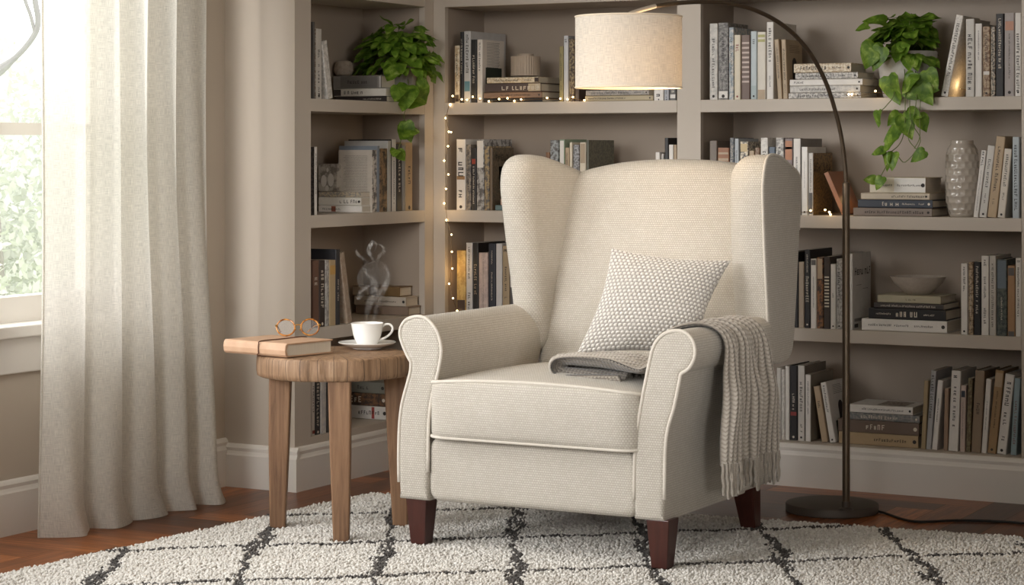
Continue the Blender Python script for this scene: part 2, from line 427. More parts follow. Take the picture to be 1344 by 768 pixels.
# ---------------------------------------------------------------- bookcases
TOPS = [1.5403 + .04, 1.95, 2.36]
def bookcase_L():
    loc = (XL - .13, YR, 0)
    b = thing('bookcase', loc, 'greige built-in bookcase in the corner beside the curtain, side panel showing', 'bookcase')
    P = lambda mb, n, m, **k: rel(mb, loc).build(n, m, b, **k)
    yl, yr = onX(408, 0, XL)[0], onX(557.5, 0, XL)[0]
    P(MB().box(XW, XL, YR, YR + .022, 0, 2.45), 'side_panel', M_paint)
    P(MB().box(XL - .022, XL, YR + .022, yl, 0, 2.45), 'stile', M_paint)
    P(MB().box(XL - .022, XL, yr, YB, .0, 2.45), 'stile', M_paint)
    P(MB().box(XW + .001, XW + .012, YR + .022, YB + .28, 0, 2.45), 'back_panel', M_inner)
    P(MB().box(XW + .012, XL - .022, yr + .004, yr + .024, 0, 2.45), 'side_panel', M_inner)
    for z in [.158, Z3, Z2, Z1] + TOPS:
        P(MB().box(XW + .012, XL - .001, yl - .05 if z != .158 else yl - .05, yr + .004, z - .04, z), 'shelf', M_paint, bevel=.0015)
    P(MB().box(XL - .022, XL, yl, yr, .0, .12), 'plinth', M_paint)
bookcase_L()
baseboard('baseboard_corner', (XL, YR), (XL, YB - .018), 1, 0)
def bookcase_B(xl, xr, xi0, xi1, label):
    loc = ((xl + xr)/2, YB, 0)
    b = thing('bookcase', loc, label, 'bookcase', None)
    P = lambda mb, n, m, **k: rel(mb, loc).build(n, m, b, **k)
    e = .0008
    P(MB().box(xl + e, xi0, YB, YB + .022, 0, 2.45), 'stile', M_paint)
    if xr - xi1 > .01: P(MB().box(xi1, xr - e, YB, YB + .022, 0, 2.45), 'stile', M_paint)
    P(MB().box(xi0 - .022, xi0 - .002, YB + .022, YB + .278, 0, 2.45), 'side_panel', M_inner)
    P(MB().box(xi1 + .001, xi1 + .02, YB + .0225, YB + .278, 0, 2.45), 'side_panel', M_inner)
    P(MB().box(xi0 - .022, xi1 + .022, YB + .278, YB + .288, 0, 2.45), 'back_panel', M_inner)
    for z in [Z4, Z3, Z2, Z1] + TOPS:
        P(MB().box(xi0 - .0005, xi1 + .0005, YB - .002 if z > .2 else YB + .001, YB + .278, z - .04, z), 'shelf', M_paint, bevel=.0015)
    P(MB().box(xi0, xi1, YB, YB + .022, 0, Z4 - .04), 'plinth', M_paint)
xa = onY(584, 0, YB)[0]; xb0, xb1 = onY(888.5, 0, YB)[0], onY(919.5, 0, YB)[0]; xc = onY(1340.8, 0, YB)[0]
xm = xb0
bookcase_B(XL, xm, xa, xb0, 'greige built-in bookcase behind the armchair, left of the middle upright, fairy lights down its side')
bookcase_B(xm, xc + .08, xb1, xc, 'greige built-in bookcase behind the arc lamp, right of the middle upright')
baseboard('baseboard_back', (XL + .018, YB), (.9, YB), 0, -1, Z4 - .002)
# ================================================================ ARMCHAIR
ach = thing('armchair', (-2.6, 5.25, 0), 'cream woven wingback armchair on dark wooden legs in the middle of the rug', 'armchair')
AL = ach.location
YF = 4.92
def Pc(name, vf, m=None, smooth=True, angle=None, parent=None, base=None):
    v, f = vf
    v = [(a - AL.x, b - AL.y, c - AL.z) for a, b, c in v]
    return mesh_obj(name, v, f, m or M_uph, parent or ach, smooth, True, angle)
def welt(name, pts, parent, r=.0048, closed=False):
    mb = MB().tube(pts, r, 8, closed); rel(mb, AL); return mb.build(name, M_welt, parent, True, True, None)
def XZ(px, py, Y=YF): q = onY(px, py, Y); return (q[0], q[1])
# arms: the rolled front profile, swept back
Lp = [(524,655),(522.6,620),(523,570),(526,535),(532,510),(537.5,490),(538.6,478),(538.2,474.5),(537,472.5),(532.5,464),(528,453),(524.5,442),(525,431),(531,421),(541,416.5),(552,416),(562,421),(571,432),(576.5,446),(578.5,460),(577,474),(573,494),(566,522),(562,555),(561,600),(561,662)]
Rp = [(832,683),(831.5,640),(833.5,580),(840,536),(847.5,496),(854.5,463),(861,448),(871,438.5),(884,434.3),(897,436),(907,445),(911.5,458),(910,472),(903,484),(894.5,490),(893.2,491),(892.4,493),(889.5,508),(883.5,537),(876,562),(872.5,590),(871.5,640),(871,688)]
arms = []
for nm, pl in (('left', Lp), ('right', Rp)):
    o2 = [XZ(*p) for p in pl]
    body = [(p.x, p.y) for p in spline([(a, b, 0) for a, b in o2], 3)]
    zb = .137
    body[0] = (body[0][0], zb); body[-1] = (body[-1][0], zb)
    thick = .585 if nm == 'left' else .535
    sp = 1 if nm == 'left' else -1
    def fn(a, w, b, sp=sp): return (a, YF + w, b)
    a = Pc('armrest', slab(body, thick, .012, .02, 0, 0, 4, 5, fn), angle=24)
    arms.append(a)
    edge = [(x, YF + .0035, z) for x, z in body[2:-2]]
    c0 = Vector((sum(p[0] for p in body)/len(body), 0, sum(p[1] for p in body)/len(body)))
    N = []
    for i, p in enumerate(edge):
        q0 = Vector(edge[max(0, i-1)]); q1 = Vector(edge[min(len(edge)-1, i+1)]); tt = (q1 - q0).normalized(); nn = Vector((tt.z, 0, -tt.x))
        N.append(Vector(p) + nn*(.006 if False else 0))
    welt('piping', N, a)
# front rail and base
rl = [XZ(561.5, 578), XZ(832.5, 596), XZ(833, 684), XZ(560.5, 661)]
xl_, xr_ = rl[0][0], rl[1][0]
def rrect(x0, x1, z0, z1, r, n=5):
    out = []
    for cx, cz, a0 in ((x1-r, z1-r, 0), (x0+r, z1-r, PI/2), (x0+r, z0+r, PI), (x1-r, z0+r, 1.5*PI)):
        for k in range(n+1):
            a = a0 + PI/2*k/n; out.append((cx + r*math.cos(a), cz + r*math.sin(a)))
    return out
def dens(poly, step=.03):
    out = []
    for i, p in enumerate(poly):
        q = poly[(i+1) % len(poly)]; d = math.dist(p, q); n = max(1, int(d/step))
        for k in range(n): out.append((p[0] + (q[0]-p[0])*k/n, p[1] + (q[1]-p[1])*k/n))
    return out
Pc('front_rail', slab(dens(rrect(xl_ - .004, xr_ + .004, .137, .303, .03)), .68, .02, .01, 0, 0, 6, 6, lambda a, w, b: (a, YF + .006 + w, b)))
# seat cushion
cx0, cx1, cz0, cz1 = XZ(563.5, 560)[0], XZ(840, 560)[0], .306, .447
YC0, YC1 = 4.895, 5.52
def cush(a, w, b):
    u = (a - cx0)/(cx1 - cx0); v = (w)/(YC1 - YC0); k = max(0, math.sin(PI*min(1, max(0, u))))**.6 * max(0, math.sin(PI*min(1, max(0, .1 + v*.85))))**.7
    t = (b - cz0)/(cz1 - cz0)
    # front corners rounded in plan
    ed = min(a - cx0, cx1 - a); back = 0
    if ed < .05 and w < .2: back = .03*(1 - max(0, ed)/.05)**2*(1 - w/.2)
    return (a, YC0 + w + back, b + .036*k*max(0, t))
sc = Pc('seat_cushion', slab(dens(rrect(cx0, cx1, cz0, cz1, .02), .025), YC1 - YC0, .016, .03, .014, 0, 4, 18, cush))
for zz, off in ((cz1 - .004, .003), (cz0 + .004, .003)):
    pts = []
    for k in range(41):
        a = cx0 + .001 + (cx1 - cx0 - .002)*k/40; q = cush(a, .007, zz); pts.append((q[0], q[1] - .001, q[2] + (off if zz > .4 else -.002)))
    pr = [(cx1 - .0, YC0 + .05 + .012, zz + off + .002), (cx1 - .001, YC0 + .4, zz + off + .012)]
    welt('piping', [(cx0, YC0 + .3, zz + (off if zz > .4 else -.002)), (cx0 - .0, YC0 + .08, zz + (off if zz > .4 else -.002))] + pts + [(cx1, YC0 + .08, zz), (cx1, YC0 + .3, zz)], sc)
# backrest (leans)
def backmap(a, w, b):
    t = (b - .42)/.6
    return (a + .045*max(0, t)*0.4, 5.485 + .145*max(0, t)**1.1 + w, b)
bo = [(-2.57,.33),(-2.72,.332),(-2.81,.34),(-2.87,.37),(-2.902,.43),(-2.904,.52),(-2.90,.6),(-2.895,.8),(-2.885,.93),(-2.86,.985),(-2.80,1.005),(-2.70,1.021),(-2.57,1.027),(-2.44,1.021),(-2.34,1.006),(-2.285,.985),(-2.255,.93),(-2.245,.8),(-2.235,.6),(-2.234,.52),(-2.238,.43),(-2.27,.37),(-2.33,.34),(-2.42,.332)]
bo = [(p.x, p.y) for p in spline([(a, b, 0) for a, b in bo], 3, True)]
bo = dens(bo, .05)
Pc('backrest', slab(bo, .14, .05, .03, .026, .0, 6, 18, backmap))
# wings
Wp = [(5.47,.50),(5.445,.58),(5.425,.68),(5.40,.80),(5.382,.90),(5.376,.96),(5.39,1.01),(5.425,1.036),(5.48,1.04),(5.55,1.033),(5.64,1.012),(5.715,.992),(5.748,.968),(5.74,.92),(5.715,.78),(5.685,.62),(5.665,.53),(5.64,.49),(5.59,.475),(5.52,.478)]
Wp = [(p.x, p.y) for p in spline([(a, b, 0) for a, b in Wp], 3, True)]
def wingL(a, w, b):
    t = max(0, min(1, (b - .5)/.5)); s = (a - 5.38)
    return (-2.948 - .012*t + w + (.12*max(0, s)*min(1, w/.085) + .05*max(0, s))*t, a, b)
def wingR(a, w, b):
    t = max(0, min(1, (b - .5)/.5)); s = (a - 5.38)
    return (-2.168 + .012*t - w - (.12*max(0, s)*min(1, w/.105) + .05*max(0, s))*t - .05*max(0, s), a, b)
wl = Pc('wing', slab(Wp, .085, .03, .048, 0, .006, 6, 12, wingL))
wr = Pc('wing', slab(Wp, .105, .012, .06, 0, .008, 5, 8, wingR))
for wg, fn, d in ((wl, wingL, -1), (wr, wingR, 1)):
    q = [fn(a, (.004 if d > 0 else .030), b) for a, b in Wp]
    q = [(x, y, z) for x, y, z in q if z > .49]
    # start at the lowest front point
    if d > 0: welt('piping', [fn(a, (.004 if d > 0 else .030), b) for a, b in Wp][(2 if d > 0 else 3):(42 if d > 0 else 10)], wg, .004)
# rear body and outer back
Pc('back_panel', slab(dens(rrect(-2.915, -2.235, .137, .43, .022)), .205, .012, .012, 0, 0, 3, 4, lambda a, w, b: (a, 5.43 + w + .03*max(0, b - .137)/.36, b)))
# legs
def leg(cx, cy, rear):
    mb = MB(); t, bt = .031, .0215; dy = .035 if rear else 0
    v = [(cx + sx*t, cy + sy*t, .14) for sx, sy in ((-1,-1),(1,-1),(1,1),(-1,1))] + [(cx + sx*bt, cy + dy + sy*bt, .018) for sx, sy in ((-1,-1),(1,-1),(1,1),(-1,1))]
    mb.add(v, [(0,1,2,3),(7,6,5,4),(0,4,5,1),(1,5,6,2),(2,6,7,3),(3,7,4,0)]); rel(mb, AL)
    return mb.build('leg', M_legwood, ach, bevel=.0025)
for cx, cy, r in ((-2.955, 4.962, 0), (-2.258, 4.957, 0), (-2.29, 5.575, 1), (-2.89, 5.575, 1)): leg(cx, cy, r)
# ================================================================ KNITS
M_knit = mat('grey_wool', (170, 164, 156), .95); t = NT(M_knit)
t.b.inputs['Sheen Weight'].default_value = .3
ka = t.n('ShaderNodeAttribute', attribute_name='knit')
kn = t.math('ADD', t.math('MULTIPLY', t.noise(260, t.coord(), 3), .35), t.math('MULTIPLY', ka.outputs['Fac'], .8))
t.col(t.ramp(kn, [(.12, (132, 126, 120)), (.5, (196, 191, 184)), (.95, (228, 224, 217))])); t.bump(t.noise(900, t.coord(), 2), .3, .001)  # hollows between stitches painted darker, crease shade in the colour
M_knit2 = mat('taupe_wool', (150, 144, 136), .95); t = NT(M_knit2)
t.b.inputs['Sheen Weight'].default_value = .3
ka = t.n('ShaderNodeAttribute', attribute_name='knit')
kn = t.math('ADD', t.math('MULTIPLY', t.noise(260, t.coord(), 3), .35), t.math('MULTIPLY', ka.outputs['Fac'], .8))
t.col(t.ramp(kn, [(.12, (42, 38, 35)), (.5, (138, 130, 120)), (.95, (184, 176, 165))])); t.bump(t.noise(900, t.coord(), 2), .3, .001)  # gaps between ribs painted dark as shade, following stitch height
def grid_mesh(name, V, hgt, m, parent, loc, closed_u=False):
    nu, nv = V.shape[:2]
    idx = np.arange(nu*nv).reshape(nu, nv)
    q = np.stack([idx[:-1, :-1], idx[1:, :-1], idx[1:, 1:], idx[:-1, 1:]], -1).reshape(-1, 4)
    me = bpy.data.meshes.new(name)
    co = (V - np.array(loc)).reshape(-1, 3).astype('f')
    me.vertices.add(len(co)); me.vertices.foreach_set('co', co.ravel())
    me.loops.add(q.size); me.loops.foreach_set('vertex_index', q.ravel().astype('i'))
    me.polygons.add(len(q)); me.polygons.foreach_set('loop_start', np.arange(0, q.size, 4, dtype='i'))
    me.polygons.foreach_set('use_smooth', np.ones(len(q), bool)); me.update(calc_edges=True); me.validate()
    at = me.attributes.new('knit', 'FLOAT', 'POINT'); at.data.foreach_set('value', hgt.ravel().astype('f'))
    me.materials.append(m)
    return link(bpy.data.objects.new(name, me), parent)
def normals(V):
    du = np.gradient(V, axis=0); dv = np.gradient(V, axis=1); n = np.cross(du, dv)
    return n/np.maximum(np.linalg.norm(n, axis=-1, keepdims=True), 1e-9)
# cushion: four corners stand on the seat and lean on the back
bl_ = np.array([-2.582, 5.125, .518]); br_ = np.array([-2.30, 5.25, .515]); tl_ = np.array(atD(803, 326, 5.84)); tr_ = np.array(atD(959, 342, 5.80))
n = 300
u, v = np.meshgrid(np.linspace(0, 1, n), np.linspace(0, 1, n), indexing='ij')
nrm = np.cross(br_ - bl_, tl_ - bl_); nrm /= np.linalg.norm(nrm)       # towards the viewer
side = (br_ - bl_)/np.linalg.norm(br_ - bl_); upv = (tl_ - bl_)/np.linalg.norm(tl_ - bl_)
def pil(sgn):
    pin = .05
    uu = u + (0.5 - u)*2*pin*np.sin(PI*v)*1.0*(np.abs(u - .5)*2)**2
    vv = v + (0.5 - v)*2*pin*np.sin(PI*u)*1.0*(np.abs(v - .5)*2)**2
    B = ((1-uu)*(1-vv))[..., None]*bl_ + (uu*(1-vv))[..., None]*br_ + ((1-uu)*vv)[..., None]*tl_ + (uu*vv)[..., None]*tr_
    prof = (np.clip(4*u*(1-u), 0, 1)**.55)*(np.clip(4*v*(1-v), 0, 1)**.55)
    B = B + nrm*((.062 if sgn > 0 else -.014)*prof)[..., None]
    N = 25
    a, b = u*N, v*N*1.12
    row = np.floor(b); k = np.abs(np.sin(PI*(a + .5*(row % 2))))**.8*np.abs(np.sin(PI*b))**.8
    edge = np.clip(np.minimum(np.minimum(u, 1-u), np.minimum(v, 1-v))*60, 0, 1)
    B = B + (nrm*sgn)[None, None]*(k*.0055*edge)[..., None]
    return B, k
pw = thing('throw_pillow', tuple((bl_ + br_)/2), 'chunky knitted light grey square cushion leaning in the armchair', 'cushion')
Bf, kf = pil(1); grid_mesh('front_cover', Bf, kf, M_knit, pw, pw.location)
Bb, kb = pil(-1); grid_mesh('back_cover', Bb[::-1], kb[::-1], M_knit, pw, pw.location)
# throw: a knitted strip from the seat, up the inside of the right arm, over the roll and down outside
path = [(-2.40,.484),(-2.47,.485),(-2.545,.486),(-2.578,.487),(-2.588,.493),(-2.576,.500),(-2.53,.502),(-2.46,.501),(-2.40,.498),(-2.345,.494),(-2.318,.499),(-2.298,.512),(-2.283,.55),(-2.270,.578),(-2.248,.598),(-2.218,.607),(-2.188,.604),(-2.160,.588),(-2.147,.562),(-2.143,.53),(-2.140,.49),(-2.133,.42),(-2.135,.34),(-2.137,.27)]
Yr0 = [4.998,5.0,5.008,5.015,5.02,5.018,5.006,4.992,4.982,4.974,4.966,4.966,4.962,4.968,4.985,5.015,5.048,5.062,5.06,5.05,5.04,5.03,5.02,5.015]
Yr1 = [5.16,5.16,5.16,5.16,5.16,5.16,5.165,5.175,5.185,5.20,5.21,5.22,5.26,5.30,5.33,5.345,5.355,5.36,5.365,5.365,5.365,5.365,5.365,5.365]
sp = spline([(a, b, c) for (a, b), c in zip(path, Yr0)], 40); sp1 = spline([(a, b, c) for (a, b), c in zip(path, Yr1)], 40)
L = [0]
for i in range(1, len(sp)): L.append(L[-1] + math.dist(sp[i][:2], sp[i-1][:2]))
L = np.array(L); tot = L[-1]
ns, ntt = 760, 230
S = np.linspace(0, tot, ns); Tt = np.linspace(0, 1, ntt)
gx = np.interp(S, L, [p.x for p in sp]); gz = np.interp(S, L, [p.y for p in sp]); y0 = np.interp(S, L, [p.z for p in sp]); y1 = np.interp(S, L, [p.z for p in sp1])
dx, dz = np.gradient(gx), np.gradient(gz); ln = np.hypot(dx, dz); nx, nz = -dz/ln, dx/ln          # outward
if nz[ns//2] < 0: nx, nz = -nx, -nz
s_, t_ = np.meshgrid(S, Tt, indexing='ij')
S0 = float(np.interp(10, np.arange(len(L))/40, L)); S2 = S - S0
hang = np.clip((S2 - .12)/.25, 0, 1)[:, None]; seat = np.clip((.0 - S2)/.1, 0, 1)[:, None]
fold = (.005 + .033*hang)*(1 + np.sin(2*PI*(t_*2.9 + .05 + .2*np.sin(s_*5))))*.5 + .004*np.sin(2*PI*(t_*7.3 + s_*2)) * hang + .001
fold = fold*(1 - .7*seat) + seat*.011*(1 + np.sin(2*PI*(t_*2.4 - .22 + s_*1.3)))
yy = y0[:, None] + (y1 - y0)[:, None]*t_ + .006*hang*np.sin(2*PI*(t_*3.4 + .35))
NR, NSt = 24, tot/.0105
colf = t_*NR; fr = colf - np.floor(colf)
vv = (s_/tot*NSt + np.abs(fr - .5)*1.3) % 1
kn = np.sin(PI*fr)**.7*(.45 + .55*np.sin(PI*vv)**.8)
disp = fold + kn*.0052
V = np.stack([gx[:, None] + nx[:, None]*disp, yy, gz[:, None] + nz[:, None]*disp], -1)
th = thing('knitted_throw', (-2.16, 5.2, .62), 'taupe grey ribbed knit throw with fringe draped over the right arm of the armchair', 'blanket')
tho = grid_mesh('blanket', V, kn, M_knit2, th, th.location)
so = tho.modifiers.new('solid', 'SOLIDIFY'); so.thickness = .007; so.offset = -1
fr_ = MB(); R = random.Random(5)
for i in range(44):
    c = int((i + .5)/44*(ntt - 1)); p = Vector(V[-1, c]); 
    ln_ = R.uniform(.055, .085); pts = [p + Vector((0, 0, .006))]
    ax, ay = R.uniform(-.004, .004), R.uniform(-.006, .006)
    for k in range(1, 7):
        q = k/6; pts.append(p + Vector((ax*q + .002*math.sin(k*2 + i), ay*q + .0015*math.cos(k*2.3 + i), -ln_*q)))
    fr_.tube(pts, [.0042, .0046, .004, .0045, .004, .0044, .003], 7)
rel(fr_, th.location); fo = fr_.build('fringe', M_knit2, th, True)
at = fo.data.attributes.new('knit', 'FLOAT', 'POINT'); at.data.foreach_set('value', np.full(len(fo.data.vertices), .55, 'f'))
# ================================================================ RUG
rug = thing('rug', (-2.4, 4.9, 0), 'cream shaggy rug with dark lattice lines under the armchair and side table', 'rug')
def inrug(X, Y):
    le = -3.655 + (Y - 4.0)*.0765; be = 5.772 + .095*(X + 1.99)
    return (X > le) & (Y < be) & (X < -1.05) & (Y > 3.72)
bp_ = [(-3.675,3.72),(-1.05,3.72),(-1.05,5.861),(-3.53,5.626)]
rel(MB().prism(bp_, .0002, .009), rug.location).build('backing', mat('jute_backing', (170, 158, 140), .9), rug)
rs = np.random.RandomState(2)
sp_ = .0074
gx_, gy_ = np.meshgrid(np.arange(-3.72, -1.0, sp_), np.arange(3.7, 5.9, sp_), indexing='ij')
gx_ = gx_.ravel() + rs.uniform(-.4, .4, gx_.size)*sp_; gy_ = gy_.ravel() + rs.uniform(-.4, .4, gy_.size)*sp_
k = inrug(gx_, gy_)
for cx_, cy_, r_ in [(-2.955,4.962,.024),(-2.258,4.957,.024),(-2.29,5.61,.024),(-2.89,5.61,.024),(-3.438,5.0,.027),(-3.169,4.905,.027),(-3.159,5.19,.027)]: k &= np.maximum(abs(gx_ - cx_), abs(gy_ - cy_)) > r_
gx_, gy_ = gx_[k], gy_[k]; nT = len(gx_)
r_ = gx_*CP + gy_*SP; d_ = -gx_*SP + gy_*CP
wob = .012*np.sin(d_*9 + np.floor(r_/.335)*2) + .006*np.sin(d_*31)
la = np.abs(((r_ + wob - .01) + .168) % .337 - .168)
wob2 = .008*np.sin(r_*11) + .006*np.sin(r_*37)
lb = np.abs(((d_ - .19*r_ + wob2 - 5.86) + .235) % .47 - .235)
dark = ((la < .0125) | (lb < .011)) & (rs.rand(nT) < .85)
dark |= ((la < .02) | (lb < .017)) & (rs.rand(nT) < .25)
tone = np.where(dark, rs.uniform(.0, .16, nT), rs.uniform(.55, 1, nT)).astype('f')
bm = bmesh.new(); bmesh.ops.create_icosphere(bm, subdivisions=1, radius=1); bm.verts.ensure_lookup_table()
iv = np.array([v.co[:] for v in bm.verts]); iF = np.array([[v.index for v in f.verts] for f in bm.faces]); bm.free()
rr = rs.uniform(.0038, .0056, nT); hh = rs.uniform(.0042, .0072, nT); zz = rs.uniform(.011, .017, nT)
tx, ty = rs.normal(0, .28, nT), rs.normal(0, .28, nT)
P = iv[None]*np.stack([rr, rr, hh], -1)[:, None]
P[..., 0] += P[..., 2]*tx[:, None]; P[..., 1] += P[..., 2]*ty[:, None]
P += np.stack([gx_, gy_, zz], -1)[:, None] - np.array(rug.location)
faces = (iF[None] + (np.arange(nT)*len(iv))[:, None, None]).reshape(-1, 3)
me = bpy.data.meshes.new('pile'); me.vertices.add(nT*len(iv)); me.vertices.foreach_set('co', P.astype('f').ravel())
me.loops.add(faces.size); me.loops.foreach_set('vertex_index', faces.ravel().astype('i'))
me.polygons.add(len(faces)); me.polygons.foreach_set('loop_start', np.arange(0, faces.size, 3, dtype='i')); me.polygons.foreach_set('use_smooth', np.ones(len(faces), bool))
me.update(calc_edges=True)
at = me.attributes.new('tone', 'FLOAT', 'POINT'); at.data.foreach_set('value', np.repeat(tone, len(iv)))
MP = mat('wool_pile', (225, 217, 206), .95); t = NT(MP); a_ = t.n('ShaderNodeAttribute', attribute_name='tone')
t.col(t.ramp(a_.outputs['Fac'], [(0, (54, 50, 48)), (.18, (92, 87, 83)), (.5, (196, 190, 182)), (1, (232, 229, 223))])); t.b.inputs['Sheen Weight'].default_value = .2
me.materials.append(MP); po = link(bpy.data.objects.new('pile', me), rug); po['kind'] = 'stuff'
# ================================================================ SIDE TABLE and what stands on it
TC = Vector((-3.284, 5.045, 0)); TZ = .5
st = thing('side_table', tuple(TC), 'round rustic wooden stool table with thick slab top between curtain and armchair', 'table')
R = random.Random(4)
ro = [.209 + .0035*math.sin(3*a + 1) + .0025*math.sin(7*a) for a in [2*PI*k/96 for k in range(96)]]
cr = {int(R.random()*96) for _ in range(22)}
tv, tf = [], []
rows = [(0, .062, .0), (.6, .061, 0), (.93, .060, 0), (.985, .0575, 0), (1, .052, 1), (1.004, .034, 1), (1.003, .016, 1), (.992, .004, 1), (.96, 0, 0), (.5, 0, 0)]
for s, z, side_ in rows:
    for k in range(96):
        a = 2*PI*k/96; r = ro[k]*s
        if side_ and k in cr: r -= .006
        tv.append((r*math.cos(a), r*math.sin(a), TZ - .062 + z))
for i in range(len(rows) - 1):
    for k in range(96): tf.append((i*96 + k, i*96 + (k+1) % 96, (i+1)*96 + (k+1) % 96, (i+1)*96 + k))
tf.append(tuple((len(rows)-1)*96 + k for k in range(96)))
tp_ = mesh_obj('table_top', tv, tf, M_oak, st, True, False, 50)
for (bx, by) in ((-3.438, 5.0), (-3.169, 4.905), (-3.159, 5.19)):
    bx -= TC.x; by -= TC.y
    a = math.atan2(by, bx); tx_, ty_ = bx*.93 - .004, by*.93
    mb = MB(); v = []
    for (cx, cy, z, s1, s2) in ((tx_, ty_, TZ - .058, .030, .026), (tx_*.5 + bx*.5 , ty_*.5 + by*.5, .25, .0275, .024), (bx, by, .014, .021, .019)):
        for sx, sy in ((-1,-1),(1,-1),(1,1),(-1,1)):
            p = Vector((sx*s1, sy*s2)); ca, sa = math.cos(PHI), math.sin(PHI)
            v.append((cx + p.x*ca - p.y*sa, cy + p.x*sa + p.y*ca, z))
    mb.add(v, [(0,1,2,3),(11,10,9,8)] + [(r*4 + i, r*4 + (i+1) % 4, r*4 + 4 + (i+1) % 4, r*4 + 4 + i) for r in (0, 1) for i in range(4)])
    mb.build('leg', M_oakleg, st, bevel=.004)
# journal
j0 = atZ(374, 470, TZ); j1 = atZ(441, 463, TZ); ex = (j1 - j0).normalized(); ey = Vector((-ex.y, ex.x, 0)); j2 = atZ(331, 458, TZ)
jl, jd, jt = .185, .235, .037
ang = math.atan2(ex.y, ex.x)
jr = thing('journal', (j0.x, j0.y, TZ + .0005), 'tan leather journal tied with a cord, lying on the side table under the glasses', 'book', None, (0, 0, ang))
# spine along the left short face: profile in x (across), extruded along y
cv = MB(); b_ = .004
prof = [(jl, 0), (.008, 0), (.002, .006), (0, jt/2), (.002, jt - .006), (.008, jt), (jl, jt), (jl, jt - b_), (.012, jt - b_), (.006, jt/2), (.012, b_), (jl, b_)]
cv.prism(prof, 0, jd, lambda x, z, y: (x, y, z)); cv.build('cover', M_leather, jr, bevel=.0012)
MB().box(.008, jl - .004, .004, jd - .004, b_, jt - b_).build('page_block', M_pages, jr)
cd = MB(); cy = jd*.42
ring = [(-.0015, cy, jt*.5), (.0, cy, jt*.86), (.009, cy, jt + .0018), (jl*.5, cy + .004, jt + .0018), (jl - .004, cy, jt + .0018), (jl + .002, cy, jt*.5), (jl - .006, cy, -.0005), (.009, cy, -.0005), (0, cy, jt*.2)]
cd.tube(spline(ring, 4, True), .0016, 6, True); cd.build('cord', M_cord, jr, True)
# glasses: lie on the journal, lenses towards the viewer
gz = TZ + jt + .001
gp = atZ(391, 441, gz)
gl = thing('eyeglasses', (gp.x, gp.y, gz), 'round amber tortoiseshell eyeglasses resting on the tan journal', 'glasses', None, (0, 0, PHI + .18))
LR = .0235
for sx in (-1, 1):
    cx = sx*.0335; yaw = .10*sx
    ring = []
    for k in range(40):
        a = 2*PI*k/40; ring.append((cx + LR*1.06*math.cos(a), yaw*LR*math.cos(a) + .008*math.sin(a), LR*.92 + .0022 + LR*.92*math.sin(a)))
    rm = MB().tube(ring, .0023, 8, True).build('rim', M_tort, gl, True)
    lv = [(cx, 0, LR*.92 + .0018)] + [(cx + (p[0]-cx)*.97, p[1]*.97, LR*.92 + .0018 + (p[2] - LR*.92 - .0018)*.97) for p in ring]
    mesh_obj('lens', lv, [(0, i + 1, (i + 1) % 40 + 1) for i in range(40)], M_lens, rm)
    hx = cx + sx*LR*1.03
    MB().box(hx - .001 if sx > 0 else hx - .005, hx + .005 if sx > 0 else hx + .001, -.002, .005, .026, .032).build('hinge', M_gold, gl, bevel=.0008)
    tmp = spline([(hx + sx*.003, .003, .029), (hx + sx*.001 - sx*.006, .045, .024), (hx - sx*.012, .09, .013), (hx - sx*.018, .112, .0035), (hx - sx*.02, .122, .0022)], 6)
    MB().tube(tmp, [.0014]*14 + [.002]*(len(tmp) - 14), 8).build('temple', M_tort, gl, True)
MB().tube(spline([(-.0105, 0, .026), (-.005, -.001, .0305), (.005, -.001, .0305), (.0105, 0, .026)], 5), .0016, 8).build('bridge', M_gold, gl, True)
for sx in (-1, 1):
    MB().tube(spline([(sx*.0105, .001, .024), (sx*.008, .006, .02), (sx*.007, .007, .015)], 4), [.0012]*6 + [.0028]*3, 6).build('nose_pad', M_gold, gl, True)
# saucer, cup, coffee
sp0 = atZ(482, 457.5, TZ); sp0.z = TZ
sa = thing('saucer', (sp0.x, sp0.y, TZ + .0005), 'white porcelain saucer under the coffee cup on the side table', 'saucer')
MB().lathe([(.0, .004), (.032, .004), (.034, .006), (.05, .010), (.072, .0155), (.0795, .0185), (.0805, .0172), (.074, .0125), (.052, .0055), (.042, .002), (.041, 0), (.036, 0), (.035, .002), (0, .002)], 56).build('dish', M_porc, sa, True, angle=60)
cu = thing('coffee_cup', (sp0.x, sp0.y, TZ + .0048), 'white porcelain cup with curved handle, full of hot coffee, on its saucer', 'cup')
rad, hgt_ = 44/F*6.08/2, .066
prof = [(.0, .002), (.022, .002), (.024, 0), (.026, .001), (.0275, .006), (.034, .018), (.0395, .034), (.0425, .05), (.0455, .0645), (.0462, .0662), (.0450, .0668), (.0437, .065), (.041, .05), (.038, .034), (.0325, .02), (.025, .008), (0, .0065)]
MB().lathe(prof, 64).build('body', M_porc, cu, True, angle=60)
ha = Vector((math.cos(PHI + .1), math.sin(PHI + .1), 0))
hp = [(.0425, .056), (.050, .0615), (.062, .062), (.070, .054), (.069, .043), (.060, .032), (.048, .0245), (.036, .0205)]
MB().tube([ha*a + Vector((0, 0, b)) for a, b in [(p.x, p.y) for p in spline([(a, b, 0) for a, b in hp], 6)]], .0032, 10).build('handle', M_porc, cu, True)
MB().lathe([(0, .0585), (.0425, .0585), (.042, .056), (0, .056)], 40).build('coffee', M_tea, cu, True)
